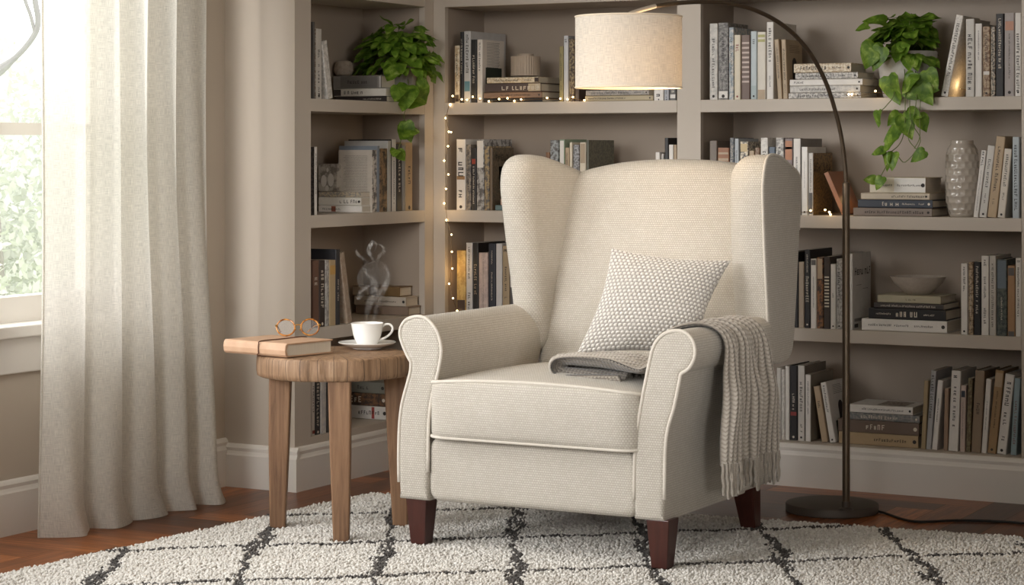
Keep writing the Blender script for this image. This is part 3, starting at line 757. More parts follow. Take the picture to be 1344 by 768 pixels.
# steam
SM = bpy.data.materials.new('steam_wisp'); SM.use_nodes = True; nt = SM.node_tree; nt.nodes.clear(); t = NT(SM)
out = t.n('ShaderNodeOutputMaterial'); d = t.n('ShaderNodeBsdfTranslucent'); d.inputs[0].default_value = (.9, .88, .85, 1); d2 = t.n('ShaderNodeBsdfDiffuse'); d2.inputs[0].default_value = (.9, .88, .85, 1)
ms = t.n('ShaderNodeMixShader'); t.l(d.outputs[0], ms.inputs[1]); t.l(d2.outputs[0], ms.inputs[2]); tp = t.n('ShaderNodeBsdfTransparent')
at = t.n('ShaderNodeAttribute', attribute_name='dens')
nz1 = t.noise(60, t.coord(), 5, .65, 1.6)
a1 = t.math('MULTIPLY', at.outputs['Fac'], t.math('SMOOTH_MIN', t.math('MULTIPLY', t.math('MAXIMUM', t.math('SUBTRACT', nz1, .36), 0), 2.6), 1, .1))
mx = t.n('ShaderNodeMixShader'); t.l(a1, mx.inputs[0]); t.l(tp.outputs[0], mx.inputs[1]); t.l(ms.outputs[0], mx.inputs[2]); t.l(mx.outputs[0], out.inputs[0])
stm = thing('steam', (sp0.x, sp0.y, TZ + .075), 'wispy white steam rising above the coffee cup', 'steam')
dC = w2p(sp0.x, sp0.y, .6)[2]
mbv, mbf, mbd = [], [], []
def wisp(pts, width, dens, twist=0.0):
    c = spline(pts, 8); m = len(c); b = len(mbv); K = 7
    for i, p in enumerate(c):
        tt = (c[min(i+1, m-1)] - c[max(i-1, 0)]).normalized(); s = tt.cross(Vector((-SP, CP, 0))).normalized()
        ang = twist*i/m; s = s*math.cos(ang) + Vector((-SP, CP, 0))*math.sin(ang)
        f = i/(m - 1); w = width*(.35 + .65*math.sin(PI*min(1, f*1.1 + .05)))
        for k in range(K):
            x = k/(K-1)*2 - 1; mbv.append(p + s*(w*x)); mbd.append(dens*(1 - x*x)*max(0, math.sin(PI*min(1, max(0, f*.97 + .03)))) ** .7)
    for i in range(m - 1):
        for k in range(K - 1): mbf.append((b + i*K + k, b + i*K + k + 1, b + (i+1)*K + k + 1, b + (i+1)*K + k))
S_ = lambda pts, dd=0: [atD(px, py, dC + dd) for px, py in pts]
wisp(S_([(481,424),(482,410),(486,396),(492,384),(490,370),(482,360),(478,350),(486,340)]), .013, .38, .6)
wisp(S_([(490,424),(494,405),(498,390),(506,375),(510,360),(505,348),(496,342)], .01), .012, .3, 1.0)
wisp(S_([(478,386),(470,392),(474,382),(484,376),(492,370)], -.005), .007, .4)
wisp(S_([(492,344),(487,336),(484,328),(489,318),(494,322),(490,333)], .004), .008, .55, .8)
wisp(S_([(494,346),(498,336),(504,330),(501,322),(492,320)], -.004), .007, .5, -.8)
wisp(S_([(482,342),(474,338),(468,331),(470,325)], 0), .006, .35)
cB = atD(491, 366, dC); rB = .045; b = len(mbv)
for i in range(17):
    for k in range(24):
        a, e = 2*PI*k/24, PI*(i/16)
        p = Vector((math.sin(e)*math.cos(a), math.sin(e)*math.sin(a), math.cos(e)*1.05)); mbv.append(cB + p*rB*(1 + .05*math.sin(3*a + 2*e)))
        sil = 1 - abs(Vector((-SP, CP, 0)).dot(p.normalized())); mbd.append(.09)
for i in range(16):
    for k in range(24): mbf.append((b + i*24 + k, b + i*24 + (k+1) % 24, b + (i+1)*24 + (k+1) % 24, b + (i+1)*24 + k))
so_ = mesh_obj('vapour', [v - stm.location for v in mbv], mbf, SM, stm)
so_.data.attributes.new('dens', 'FLOAT', 'POINT').data.foreach_set('value', np.array(mbd, 'f'))
# ================================================================ CURTAIN
cur = thing('curtain', (-3.92, 5.0, 0), 'floor-length sheer beige linen curtain hanging in folds beside the window', 'curtain')
XC = -3.915
bt = [onX(p, 0, XC)[0] for p in (63, 116, 164, 212, 250, 284)]; tpY = [onX(p, 0, XC)[0] for p in (68, 121, 164, 201, 237, 274)]
nu, nv = 200, 60
V = np.zeros((nu, nv, 3)); uvs = []
for i in range(nu):
    q = i/(nu - 1)*5; k = min(4, int(q)); f = q - k
    for j in range(nv):
        z = 2.4*(j/(nv - 1))**1.15
        lo = max(0, 1 - z/.8)
        yb = bt[k] + (bt[k+1] - bt[k])*f; yt = tpY[k] + (tpY[k+1] - tpY[k])*f
        s = min(1, z/1.3); s = s*s*(3 - 2*s)
        y = yb*(1 - s) + yt*s
        amp = .036 + .012*lo + .006*math.sin(k*2.1)
        prof = (math.sin(PI*f)**.75) if f > 0 else 0
        skew = .5*math.sin(2*PI*f)*.3
        x = XC - .018 + amp*(prof*1.5 - .3) + skew*amp + .006*math.sin(7*f + z*3 + k)
        fl = max(0, 1 - z/.07)
        x += fl*.012*prof
        fl2 = max(0, 1 - z/.11)**1.5
        y += fl2*(.055 if k == 4 else .035)*f**3; x += fl2*.02*f**2*(1 - f)*4
        y += fl*.012*math.sin(k*2 + f*6) 
        V[i, j] = (x, y, .004 + z - (0 if z > .02 else 0))
co = grid_mesh('drape', V, np.zeros((nu, nv)), M_curtain, cur, cur.location)
me = co.data; ul = me.uv_layers.new(name='UVMap')
lv = np.empty(len(me.loops), 'i'); me.loops.foreach_get('vertex_index', lv)
ar = np.concatenate([[0], np.cumsum(np.linalg.norm(np.diff(V[:, 30, :], axis=0), axis=1))])
uvg = np.stack([np.repeat(ar, nv), V[..., 2].ravel()], -1); ul.data.foreach_set('uv', uvg[lv].astype('f').ravel())
hm = MB().tube([V[0, j] - np.array(cur.location) for j in range(nv)], .0035, 6); hm.build('side_hem', M_curtain, cur, True, True)
# ================================================================ ARC LAMP
lb = atZ(1092, 671, 0); lp = atZ(1110.5, 676, .02); lp.x, lp.y = atZ(1110.5, 672, .02)[:2]
lamp = thing('floor_lamp', (lb.x, lb.y, 0), 'tall arching bronze floor lamp with a cream drum shade over the armchair', 'lamp')
LL = lamp.location
rel(MB().lathe([(0, .026), (.128, .026), (.133, .0245), (.135, .021), (.135, .002), (.133, 0), (0, 0)], 64, lb), LL).build('base', M_base, lamp, True)
pb = Vector((lp.x, lp.y, 0)); dP = w2p(pb.x, pb.y, 0)[2]
zj = atD(1110, 242, dP).z
rel(MB().lathe([(.02, .026), (.02, .03), (.0125, .034), (.0125, .05)], 24, pb), LL).build('pole_flange', M_base, lamp, True)
rel(MB().lathe([(.0108, .03), (.0108, zj), (.0095, zj + .004), (.006, zj + .006)], 20, pb), LL).build('pole', M_bronze, lamp, True)
SHD = 5.78
sc_ = atD(825, 70, SHD)
ap = [(1110.5,300),(1110.5,245),(1108.5,212),(1103.5,176),(1095,141),(1083,106),(1066,74),(1045,48),(1020,28),(990,13),(960,5.5),(930,2.5),(895,3.5),(860,8),(834,15.5),(826,21)]
arc = []
s2 = Vector((sc_.x, sc_.y, 0))
for px, py in ap:
    lo, hi = -.05, 1.05
    for _ in range(50):
        mid = (lo + hi)/2; q = pb + (s2 - pb)*mid
        if w2p(q.x, q.y, 1)[0] > px: lo = mid
        else: hi = mid
    q = pb + (s2 - pb)*lo; d = w2p(q.x, q.y, 1)[2]; arc.append(Vector((q.x, q.y, H - (py - Y0)*d/F)))
rel(MB().tube(spline(arc[:-2], 5), .0062, 10), LL).build('arm', M_bronze, lamp, True)
M_nick = mat('satin_nickel', (206, 196, 184), .35, .6)
sr = .1408; ztop = H - (22 - Y0)*SHD/F; zbot = H - (115 - Y0)*SHD/F
sc0 = Vector((sc_.x, sc_.y, 0))
rel(MB().tube(spline([arc[-3], arc[-2], Vector((sc_.x, sc_.y, arc[-1].z - .0)), Vector((sc_.x, sc_.y, ztop - .03))], 5), .0062, 10), LL).build('shade_stem', M_nick, lamp, True)
def shade():
    v, f, uvl = [], [], []
    n = 72; rows = 8
    for r_, z0_, z1_ in ((sr, ztop, zbot), (sr - .0018, zbot, ztop)):
        for i in range(rows + 1):
            for k in range(n):
                a = 2*PI*k/n; z = z0_ + (z1_ - z0_)*i/rows; v.append((sc_.x + r_*math.cos(a), sc_.y + r_*math.sin(a), z))
    R2 = 2*(rows + 1)
    for i in range(R2):
        for k in range(n): f.append((i*n + k, i*n + (k+1) % n, ((i+1) % R2)*n + (k+1) % n, ((i+1) % R2)*n + k))
    return v, f, n
v, f, n = shade(); v = [Vector(p) - LL for p in v]
sh = mesh_obj('lamp_shade', v, f, M_shade, lamp, True, False, 50)
me = sh.data; ul = me.uv_layers.new(name='UVMap')
for p in me.polygons:
    for li, vi in zip(p.loop_indices, p.vertices):
        q = me.vertices[vi].co + LL; a = math.atan2(q.y - sc_.y, q.x - sc_.x); ul.data[li].uv = (a*sr, q.z)
rel(MB().tube([(sc_.x + sr*math.cos(2*PI*k/64), sc_.y + sr*math.sin(2*PI*k/64), zbot) for k in range(64)], .0022, 6, True).tube([(sc_.x + sr*math.cos(2*PI*k/64), sc_.y + sr*math.sin(2*PI*k/64), ztop) for k in range(64)], .0022, 6, True), LL).build('trim_ring', mat('shade_trim', (226, 212, 190), .8), sh, True)
sp_m = MB()
for k in range(3):
    a = 2*PI*k/3 + .4; sp_m.tube([(sc_.x, sc_.y, ztop - .028), (sc_.x + sr*math.cos(a), sc_.y + sr*math.sin(a), ztop - .004)], .0016, 6)
rel(sp_m, LL).build('spider', M_nick, sh, True)
rel(MB().lathe([(.014, -.03), (.016, -.035), (.016, -.075), (.012, -.078)], 20, (sc_.x, sc_.y, ztop)), LL).build('bulb_socket', M_nick, lamp, True)
BM = mat('warm_bulb', (255, 214, 150), .5, 0, Emission_Strength=8); BM.node_tree.nodes['Principled BSDF'].inputs['Emission Color'].default_value = (1, .66, .32, 1)
rel(MB().lathe([(.012, -.078), (.014, -.085), (.024, -.105), (.028, -.122), (.022, -.14), (.01, -.149), (0, -.15)], 20, (sc_.x, sc_.y, ztop)), LL).build('light_bulb', BM, lamp, True)
cab = [lb + Vector((.13, .03, .006))] + [atZ(px, py, .004) for px, py in [(1165, 685), (1200, 684.5), (1260, 683), (1320, 685), (1400, 690), (1480, 680)]]
cab = [lb + Vector((.10, .02, .012)), lb + Vector((.15, .02, .004))] + cab[2:]
rel(MB().tube(spline(cab, 6), .0035, 8), LL).build('power_cord', M_black_cable, lamp, True)
# ================================================================ BOOKS
def cmat(c, sp=None, scale=140):
    key = 'cover_%02x%02x%02x' % c + ('_%02x%02x%02x_%d' % (*sp, scale) if sp else '')
    if key in MATS: return MATS[key]
    m = mat(key, c, .5); t = NT(m)
    n = t.noise(scale if sp else 24, t.coord(), 4, .65, 0)
    if sp: t.col(t.ramp(n, [(.44, c), (.56, sp)]))
    else: t.col(t.mix(n, tuple(int(v*.9) for v in c), tuple(min(255, int(v*1.04 + 3)) for v in c)))
    return m
INK_D, INK_L = mat('dark_ink', (46, 40, 38), .6), mat('pale_ink', (214, 204, 188), .55)
def glyphs(mb, R, s0, s1, c0, h, place, sw=None, gap=.32):
    """a run of illegible letter-like strokes from s0 to s1 along the spine, height h, centred on c0"""
    h *= .82; sw = sw or h*.17; s = s0
    def st(a0, b0, a1, b1): mb.quad(place(a0, b0), place(a1, b0), place(a1, b1), place(a0, b1))
    while s < s1 - h*.3:
        w = h*R.uniform(.4, .72)
        if R.random() < .12: s += h*.5; continue
        hh = h if R.random() < .4 else h*.75
        lo, hi = c0 - h/2, c0 - h/2 + hh
        kind = R.randrange(6)
        st(s, lo, s + sw, hi)
        if kind in (0, 1, 4): st(s + w - sw, lo, s + w, hi)
        if kind in (0, 2, 3): st(s, hi - sw, s + w, hi)
        if kind in (1, 3, 5): st(s, lo, s + w, lo + sw)
        if kind in (2, 4, 3): st(s, (lo+hi)/2 - sw/2, s + w*.85, (lo+hi)/2 + sw/2)
        s += w + h*gap
BN = [0]
def make_book(loc, rot, t, D, h, c, o, label, group):
    BN[0] += 1; R = random.Random(BN[0]*13 + 5)
    b = thing('book', loc, label, 'book', group, rot)
    hard = o.get('hard', t > .022)
    bt = min(.0028 if hard else .0012, t*.2); r = min(.003, t*.22); ov = .003 if hard else .0006
    cm = cmat(c, o.get('sp'), o.get('sc', 140))
    pr = [(0, D), (0, r), (r*.3, r*.3), (r, 0), (t - r, 0), (t - r*.3, r*.3), (t, r), (t, D), (t - bt, D), (t - bt, bt + .002), (bt, bt + .002), (bt, D)]
    MB().prism(pr, 0, h).build('cover', cm, b)
    MB().box(bt + .0001, t - bt - .0001, bt + .0025, D - ov, ov + .0002, h - ov).build('page_block', M_pages, b)
    y = -.0005
    for (z0, z1, bc) in o.get('b', []):
        MB().quad((r*.8, y*.6, z0*h), (t - r*.8, y*.6, z0*h), (t - r*.8, y*.6, z1*h), (r*.8, y*.6, z1*h)).build('spine_band', cmat(bc), b)
    ink = o.get('ink', INK_D if sum(c) > 330 else INK_L)
    if isinstance(ink, tuple): ink = cmat(ink)
    fl = o.get('flip', False)
    def pl(s, q): return Vector((t/2 + q, y, h - s)) if not fl else Vector((t/2 - q, y, s))
    runs = o.get('t')
    if runs is None:
        a = R.uniform(.08, .2); e = R.uniform(.55, .75); runs = [(a, e, R.uniform(.34, .52))]
        if R.random() < .7: runs.append((e + .08, min(.94, e + R.uniform(.15, .25)), .28))
    for ri, (a, e, k) in enumerate(runs or []):
        mb = MB(); glyphs(mb, R, a*h, e*h, 0, t*k, pl)
        if mb.v: mb.build('title_lettering' if ri == 0 else 'author_lettering', ink, b)
    if runs and o.get('dot', R.random() < .5):
        MB().add([pl(h*.955, 0) + Vector((min(t*.16, h*.035)*math.cos(2*PI*k/10), 0, min(t*.16, h*.035)*math.sin(2*PI*k/10))) for k in range(10)], [tuple(range(10))]).build('spine_emblem', ink, b)
    # things printed on a visible cover: rectangles and text lines, fractions of depth and height
    for side, key in ((1, 'pic'), (0, 'picL')):
        xx = t + .0006 if side else -.0006
        for (y0, y1, z0, z1, pc) in o.get(key, []):
            if pc == 'lines':
                mb = MB(); z = z1
                while z > z0:
                    ww = y1 - R.uniform(0, .12)*(y1 - y0)
                    mb.quad((xx, y0*D, z*h), (xx, ww*D, z*h), (xx, ww*D, z*h + .0011), (xx, y0*D, z*h + .0011)); z -= .0052/h
                mb.build('cover_text', INK_D, b)
            elif pc == 'glyph':
                mb = MB(); glyphs(mb, R, y0*D, y1*D, (z0 + z1)/2*h, (z1 - z0)*h, lambda s, q: Vector((xx, s, q)), None, .25)
                mb.build('cover_title', INK_D, b)
            elif pc == 'arch':
                mb = MB(); pts = [(y0*D, z0*h), (y1*D, z0*h)] + [((y0+y1)/2*D + (y1-y0)/2*D*math.cos(PI*k/10), (z1*h - (y1-y0)/2*D) + (y1-y0)/2*D*math.sin(PI*k/10)) for k in range(11)]
                mb.add([(xx, p, q) for p, q in pts], [tuple(range(len(pts)))]).build('cover_picture', INK_D, b)
            else:
                MB().quad((xx, y0*D, z0*h), (xx, y1*D, z0*h), (xx, y1*D, z1*h), (xx, y0*D, z1*h)).build('cover_picture', cmat(pc[:3], pc[3:] or None), b)
    return b
ORD = ['first','second','third','fourth','fifth','sixth','seventh','eighth','ninth','tenth','eleventh','twelfth','thirteenth','fourteenth','fifteenth','sixteenth']
def row(where, zs, books, back=.012, plane='B', D=.165, only=False):
    n = len(books)
    for i, (x0, x1, yt, c, desc, o) in enumerate(books):
        bk = o.get('back', back)
        if plane == 'B':
            Yf = YB + bk; X0 = onY(x0, 300, Yf)[0]; X1 = onY(x1, 300, Yf)[0]; hh = onY((x0+x1)/2 + o.get('dx', 0), yt, Yf)[1] - zs
            dx = onY(x0 + o.get('dx', 0), 300, Yf)[0] - X0
            t = X1 - X0 - .0008; org = Vector((X0 + .0004, Yf, zs)); yaw = 0
        else:
            Xf = XL - bk; A0 = onX(x0, 300, Xf)[0]; A1 = onX(x1, 300, Xf)[0]; hh = onX((x0+x1)/2 + o.get('dx', 0), yt, Xf)[1] - zs
            dx = onX(x0 + o.get('dx', 0), 300, Xf)[0] - A0
            t = A1 - A0 - .0008; org = Vector((Xf, A0 + .0004, zs)); yaw = PI/2
        th_ = math.atan2(dx, hh); hh = hh/math.cos(th_)
        if th_: t *= math.cos(th_)
        org.z += .0003 + (t*math.sin(th_) if th_ > 0 else 0)
        lab = f"{desc}, {ORD[i]} from left in {where}" if n > 1 else f"{desc} at {where}"
        make_book(org, (0, th_, yaw), t, o.get('D', D), hh, c, o, lab, 'books in ' + where)
def stack(where, zs, books, plane='B', back=.02, D=.14, edge=None):
    """books from the bottom up: (px left, px right, y top, y bottom, colour, desc, opts)"""
    z = zs + .0004; n = len(books); P = []
    for i, (x0, x1, yt, yb, c, desc, o) in enumerate(books):
        bk = o.get('back', back)
        if plane == 'B': Yf = YB + bk
        else: Yf = edge + bk - .02
        X0 = onY(x0, 300, Yf)[0]; X1 = onY(x1, 300, Yf)[0]; d = onY((x0+x1)/2, 300, Yf)[2]
        t = (yb - yt)*d/F
        P.append((X0, X1, Yf, z, t)); z += t + .0004
    for i, (x0, x1, yt, yb, c, desc, o) in enumerate(books):
        X0, X1, Yf, z_, t = P[i]; k = n - 1 - i
        pos = 'topmost' if k == 0 else ('lowest' if i == 0 else ORD[k] + ' from top')
        o = dict(o); o.setdefault('flip', False)
        make_book(Vector((X1, Yf, z_)), (0, -PI/2, 0), t, o.get('D', D), X1 - X0, c, dict(o, flip=False), f"{desc}, {pos} in {where}", 'books in ' + where)
    return P[-1][3] + P[-1][4] + .0004
W = (226, 221, 214); WG = (206, 201, 194); LG = (184, 180, 175); GR = (140, 136, 132); DG = (92, 88, 86); BK = (38, 36, 37); CR = (222, 210, 188); TN = (180, 158, 130)
BR = (122, 92, 70); DB = (70, 52, 42); OL = (128, 118, 88); BG = (150, 160, 168); PK = (196, 176, 166); TP = (150, 130, 112); NV = (52, 58, 70); TE = (104, 124, 124)
# ---- right bookcase
RB = "right bookcase "
row('left row, ' + RB + 'top shelf', Z1, [
 (931,942,31,LG,'grey book black lettering',dict(sp=WG,sc=60,t=[(.2,.86,.4)])),
 (942.5,956,30,GR,'thick grey photo-spined book',dict(sp=DG,sc=90,b=[(.02,.11,W)],t=[(.04,.5,.3)])),
 (956.5,963,36,BG,'pale blue-grey book',dict(sp=WG,sc=70)),
 (963.5,972,46,CR,'cream book red lettering',dict(ink=(150,70,60),t=[(.15,.28,.6)])),
 (972.8,984.4,46,(112,90,80),'brown book with pale bands',dict(b=[(.26+.075*k,.29+.075*k,PK) for k in range(9)],t=[])),
 (985,993.4,41,(190,200,204),'pale blue book',dict(t=[(.12,.2,.4)],b=[(.0,.2,(170,184,186))])),
 (993.8,1005,42,(222,214,200),'cream book with olive bands',dict(b=[(.85,.89,(176,172,110)),(.92,.96,(176,172,110)),(0,.14,TN)],t=[])),
 (1006,1015.3,29,W,'tall white book black lettering',dict(t=[(.08,.52,.5),(.7,.85,.25)],D=.2)),
 (1020.7,1027,52,TN,'slim leaning tan book',dict(dx=-4.8,D=.13)),
 (1027.6,1034,52,TN,'tan book with arch-pictured cover',dict(dx=-2.6,D=.14,pic=[(.35,.62,.1,.7,'arch'),(.2,.85,.78,.9,'lines')]))], back=.008)
zt = stack('stack beside the pothos, ' + RB + 'top shelf', Z1, [
 (1035,1130,121,128.5,WG,'off-white speckled book',dict(sp=GR,sc=120)),
 (1037,1129,111.5,120.5,LG,'light grey book',dict(sp=WG,sc=100)),
 (1036.6,1132,102.6,111,W,'white book',dict(t=[(.06,.2,.4)])),
 (1044,1126,93.5,102,GR,'grey speckled book',dict(sp=WG,sc=150)),
 (1042,1117,80.5,92.5,TN,'thick tan book',dict(sp=CR,sc=130))], D=.15, back=.006)
row('right row, ' + RB + 'top shelf', Z1, [
 (1234.4,1244.6,21,W,'white book leaning right',dict(dx=20.5,sp=WG,t=[(.1,.75,.45)],D=.17)),
 (1267.3,1279,25,WG,'light grey book bold lettering',dict(t=[(.2,.9,.6)])),
 (1279.8,1289,31,W,'white book',dict(t=[(.1,.5,.2)])),
 (1289.7,1299.6,35,TN,'tan book with white band',dict(sp=BR,sc=110,b=[(.31,.36,W)],t=[(.1,.5,.4)])),
 (1300.2,1306.3,35,(196,182,162),'slim beige patterned book',dict(sp=DG,sc=160)),
 (1306.8,1317.6,18,BK,'black book white lettering',dict(t=[(.06,.68,.42)])),
 (1318.2,1331.6,17,(168,158,154),'mauve-grey book',dict(b=[(.79,.9,(190,140,116))],t=[(.25,.8,.2)])),
 (1332,1340.4,17,W,'white book bold black lettering',dict(t=[(.25,.95,.6)]))], back=.008)
row('left row, ' + RB + 'second shelf', Z2, [
 (931,941,185,(120,108,98),'grey-brown book',dict(t=[])),
 (941.8,957,194,(150,102,72),'brown leather book gilt bands',dict(b=[(.8,.84,TN),(.6,.64,TN),(.9,.93,TN)],t=[])),
 (957.6,963.6,181,(84,92,100),'slate blue book',dict(sp=GR,sc=120)),
 (964,969.6,182,(186,192,196),'pale grey-blue book',dict()),
 (971,982,186,DG,'dark book with cream top band',dict(sp=CR,sc=110,b=[(.86,.97,(206,184,140))],t=[])),
 (983,990,198,TN,'short tan book',dict()),
 (990.6,997,194,BR,'short brown book',dict(sp=TP)),
 (998,1008,181,W,'white book grey lettering',dict(sp=WG,sc=70)),
 (1009,1017.4,193,(92,104,118),'blue book',dict()),
 (1018,1028.6,181,WG,'white and grey book',dict(sp=GR,sc=90)),
 (1029.7,1040.5,182,(134,118,116),'mauve book copper top band',dict(b=[(.72,.97,(178,120,84)),(.86,.89,CR)],t=[])),
 (1041,1050.8,182,W,'tall white book black lettering',dict(t=[(.24,.62,.3),(.7,.82,.25)],D=.19,pic=[(0,1,0,1,GR)])),
 (1051.8,1060,193,(232,228,222),'plain white book',dict(t=[(.2,.6,.12)])),
 (1061,1067.4,201,WG,'slim grey-white book',dict(b=[(.02,.36,DG)],D=.17,pic=[(0,1,0,1,(96,76,50,150,120,74)),(.05,.95,.7,.86,'glyph')]))], back=.006)
stack('stack beside the vase, ' + RB + 'second shelf', Z2, [
 (1120,1223,273.2,284,(134,120,110),'brown-grey book',dict(t=[(.15,.9,.4)])),
 (1126,1223.6,262.3,273,NV,'dark navy book',dict(t=[(.33,.55,.6),(.6,.9,.25)])),
 (1130,1220,253.4,262,(196,182,162),'slim beige book',dict(t=[(.45,.95,.4)])),
 (1141.6,1214.6,232.5,253,CR,'thick cream book white label',dict(b=[(.0,.56,(228,224,216))],t=[(.48,.96,.15),(.1,.4,.15)]))], D=.17, back=.012)
row('right row, ' + RB + 'second shelf', Z2, [
 (1277,1284,198,W,'slim white book leaning right',dict(dx=11,t=[(.02,.22,.6),(.3,.9,.2)],D=.15)),
 (1284.8,1295,192,WG,'pale grey book leaning right',dict(dx=11.5,D=.15)),
 (1295.6,1308,180,(186,162,130),'tan book leaning right',dict(dx=12,D=.17)),
 (1308.8,1319,196,(216,206,192),'cream book leaning right',dict(dx=9.4,D=.15)),
 (1328.6,1338,180,(176,184,188),'upright blue-grey lettered book',dict(t=[(.1,.9,.55)],D=.15))], back=.006)
row('left row, ' + RB + 'third shelf', Z3, [
 (1026,1032.6,333,W,'slim white book',dict(t=[(.3,.9,.4)])),
 (1033,1047.6,331,BK,'thick black book small lettering',dict(t=[(.08,.28,.22),(.34,.72,.25)])),
 (1048,1055.4,344,(176,160,142),'beige-grey book',dict(t=[])),
 (1055.8,1063.3,328,BK,'black book bold white lettering',dict(t=[(.34,.68,.62),(.06,.3,.3)],D=.2)),
 (1063.7,1071.7,340,W,'white book photo at top',dict(b=[(.91,.985,DG)],t=[(.25,.7,.2)])),
 (1072,1080.4,338,(150,104,66),'brown and orange patterned book',dict(sp=DB,sc=70,b=[(.7,.98,TN)],t=[])),
 (1081,1089.3,337,(66,56,50),'dark book with cream bars',dict(b=[(.3+.045*k,.32+.045*k,CR) for k in range(10)],t=[],D=.2)),
 (1089.8,1097,347,W,'white book tiny emblem',dict(t=[(.45,.52,.3)])),
 (1097.5,1105.4,340,LG,'speckled grey book',dict(sp=GR,sc=120)),
 (1108,1119,333,(212,208,202),'white book with lettered front cover',dict(t=[(.25,.6,.5)],D=.17,pic=[(.12,.95,.7,.82,'glyph'),(.2,.5,.56,.575,'lines'),(.55,.85,.5,.52,'lines'),(.1,.3,.02,.07,(60,56,54)),(.1,.98,.1,.14,GR)]))], back=.012)
stack('stack under the bowl, ' + RB + 'third shelf', Z3, [
 (1131,1243,424,439.6,W,'white book small lettering',dict(t=[(.08,.55,.22),(.62,.84,.22)])),
 (1140,1241,413,427,BK,'black book bold lettering',dict(t=[(.1,.3,.2),(.36,.66,.6),(.72,.88,.2)])),
 (1147,1238,406.6,414,(62,56,54),'slim dark grey book',dict(t=[(.1,.9,.4)])),
 (1152,1234.6,399.5,409.5,(176,168,144),'pale olive book',dict(t=[(.45,.6,.3)]))], D=.16, back=.02)
row('right row, ' + RB + 'third shelf', Z3, [
 (1261,1270,346,W,'white book black lettering',dict(t=[(.05,.4,.4)])),
 (1270.6,1277.6,344,(112,92,72),'slim brown book',dict(sp=TN,sc=110)),
 (1278,1287,344,BK,'black book pale lettering',dict(t=[(.06,.7,.45)])),
 (1287.7,1297.8,336,W,'tall white book',dict(t=[(.05,.12,.4),(.25,.55,.35),(.66,.85,.4)])),
 (1298.4,1307.4,336,(196,190,182),'pale grey book',dict(t=[(.1,.9,.4)])),
 (1308,1321.6,340.6,(58,66,66),'dark green photo book, blue-grey top',dict(b=[(.62,.985,(104,116,126))],sp=(90,96,88),sc=90,t=[(.5,.8,.2)])),
 (1322.2,1332.2,349,(164,128,94),'tan book dark head band',dict(b=[(.86,.97,DG),(.0,.07,DG)],t=[])),
 (1332.6,1340.6,339,W,'white book with emblem and lettering',dict(t=[(.03,.07,.6),(.12,.75,.4)]))], back=.012)
row('left row, ' + RB + 'bottom shelf', Z4, [
 (1012.7,1018.8,494,WG,'short pale book',dict(b=[(.02,.25,BG)],t=[])),
 (1019.2,1025,483,WG,'white and blue-grey book',dict(b=[(.05,.3,(120,128,140))],t=[])),
 (1025.3,1030,485,LG,'slim patterned grey book',dict(sp=WG,sc=90,t=[])),
 (1030.3,1036,481,W,'plain white book',dict(t=[])),
 (1036.5,1046.4,480,BK,'black book red emblem',dict(t=[(.36,.6,.4)],b=[(.33,.38,(150,60,56))])),
 (1047,1056.2,480,(214,208,200),'tall off-white lettered book',dict(t=[(.22,.6,.55),(.78,.9,.4)],D=.19,pic=[(0,1,0,1,(128,118,106))])),
 (1056.8,1064.3,492,W,'white book grey lettering',dict(t=[(.1,.6,.25)],D=.2,pic=[(0,1,0,1,(140,130,116))])),
 (1078.2,1086.8,508,TN,'tan book leaning left',dict(dx=-11,t=[(.25,.4,.4)],D=.15)),
 (1089,1097,503,W,'white book leaning left, cactus-pictured cover',dict(dx=-12.5,t=[(.05,.5,.4)],D=.16,pic=[(.45,.72,.3,.66,'arch'),(.2,.98,.02,.34,(70,78,66,40,44,38)),(.3,.8,.78,.92,'lines')]))], back=.05)
stack('stack, ' + RB + 'bottom shelf', Z4, [
 (1101,1205,574,590,(176,152,118),'tan book',dict(t=[(.45,.85,.3)])),
 (1100,1206,561,577.4,(112,94,82),'brown book',dict(t=[(.35,.6,.5)])),
 (1112,1207,553.5,563,(106,108,110),'slim blue-grey book',dict(sp=GR,sc=100)),
 (1115,1198,546,556.5,W,'white book with pictured front cover',dict(t=[(.2,.85,.3)],pic=[(.1,.8,.15,.6,(110,90,76,170,160,150))]))], D=.16, back=.05)
row('right row, ' + RB + 'bottom shelf', Z4, [
 (1208.5,1214.6,500,(166,146,112),'slim tan book',dict(dx=4,t=[])),
 (1215,1222,487,(172,170,170),'grey book bold lettering',dict(dx=7,t=[(.06,.6,.7)])),
 (1222.6,1230,500,W,'white book leaning right',dict(dx=8,t=[(.25,.6,.3)])),
 (1238,1243.6,510,(158,132,110),'short tan-brown book',dict(dx=1.5,t=[])),
 (1244.2,1257,487,W,'thick white book',dict(dx=4.5,t=[(.06,.12,.6),(.2,.4,.4),(.44,.7,.4)])),
 (1259.4,1266.6,506,PK,'pinkish book blue emblem',dict(dx=1.5,b=[(.82,.92,NV)],t=[(.25,.8,.2)])),
 (1267.4,1273.6,497,(96,80,58),'dark olive brown book',dict(dx=3,sp=OL,sc=90,t=[])),
 (1274.2,1287,487,(144,124,102),'taupe book white lettering',dict(dx=5.6,t=[(.38,.55,.4)])),
 (1287.6,1294.8,498,W,'slim white book',dict(dx=6.5,t=[(.3,.7,.2)])),
 (1295.6,1307,487,(160,130,94),'golden tan book',dict(dx=11,b=[(.8,.97,TN)],t=[(.25,.7,.25)])),
 (1308,1320.6,492,W,'white book with big black letters',dict(dx=11.4,t=[(.1,.42,.55),(.48,.66,.45),(.78,.84,.4)])),
 (1326,1334,497,(150,170,176),'pale blue book red lettering',dict(dx=5.5,ink=(130,60,52),t=[(.3,.85,.5)]))], back=.045)
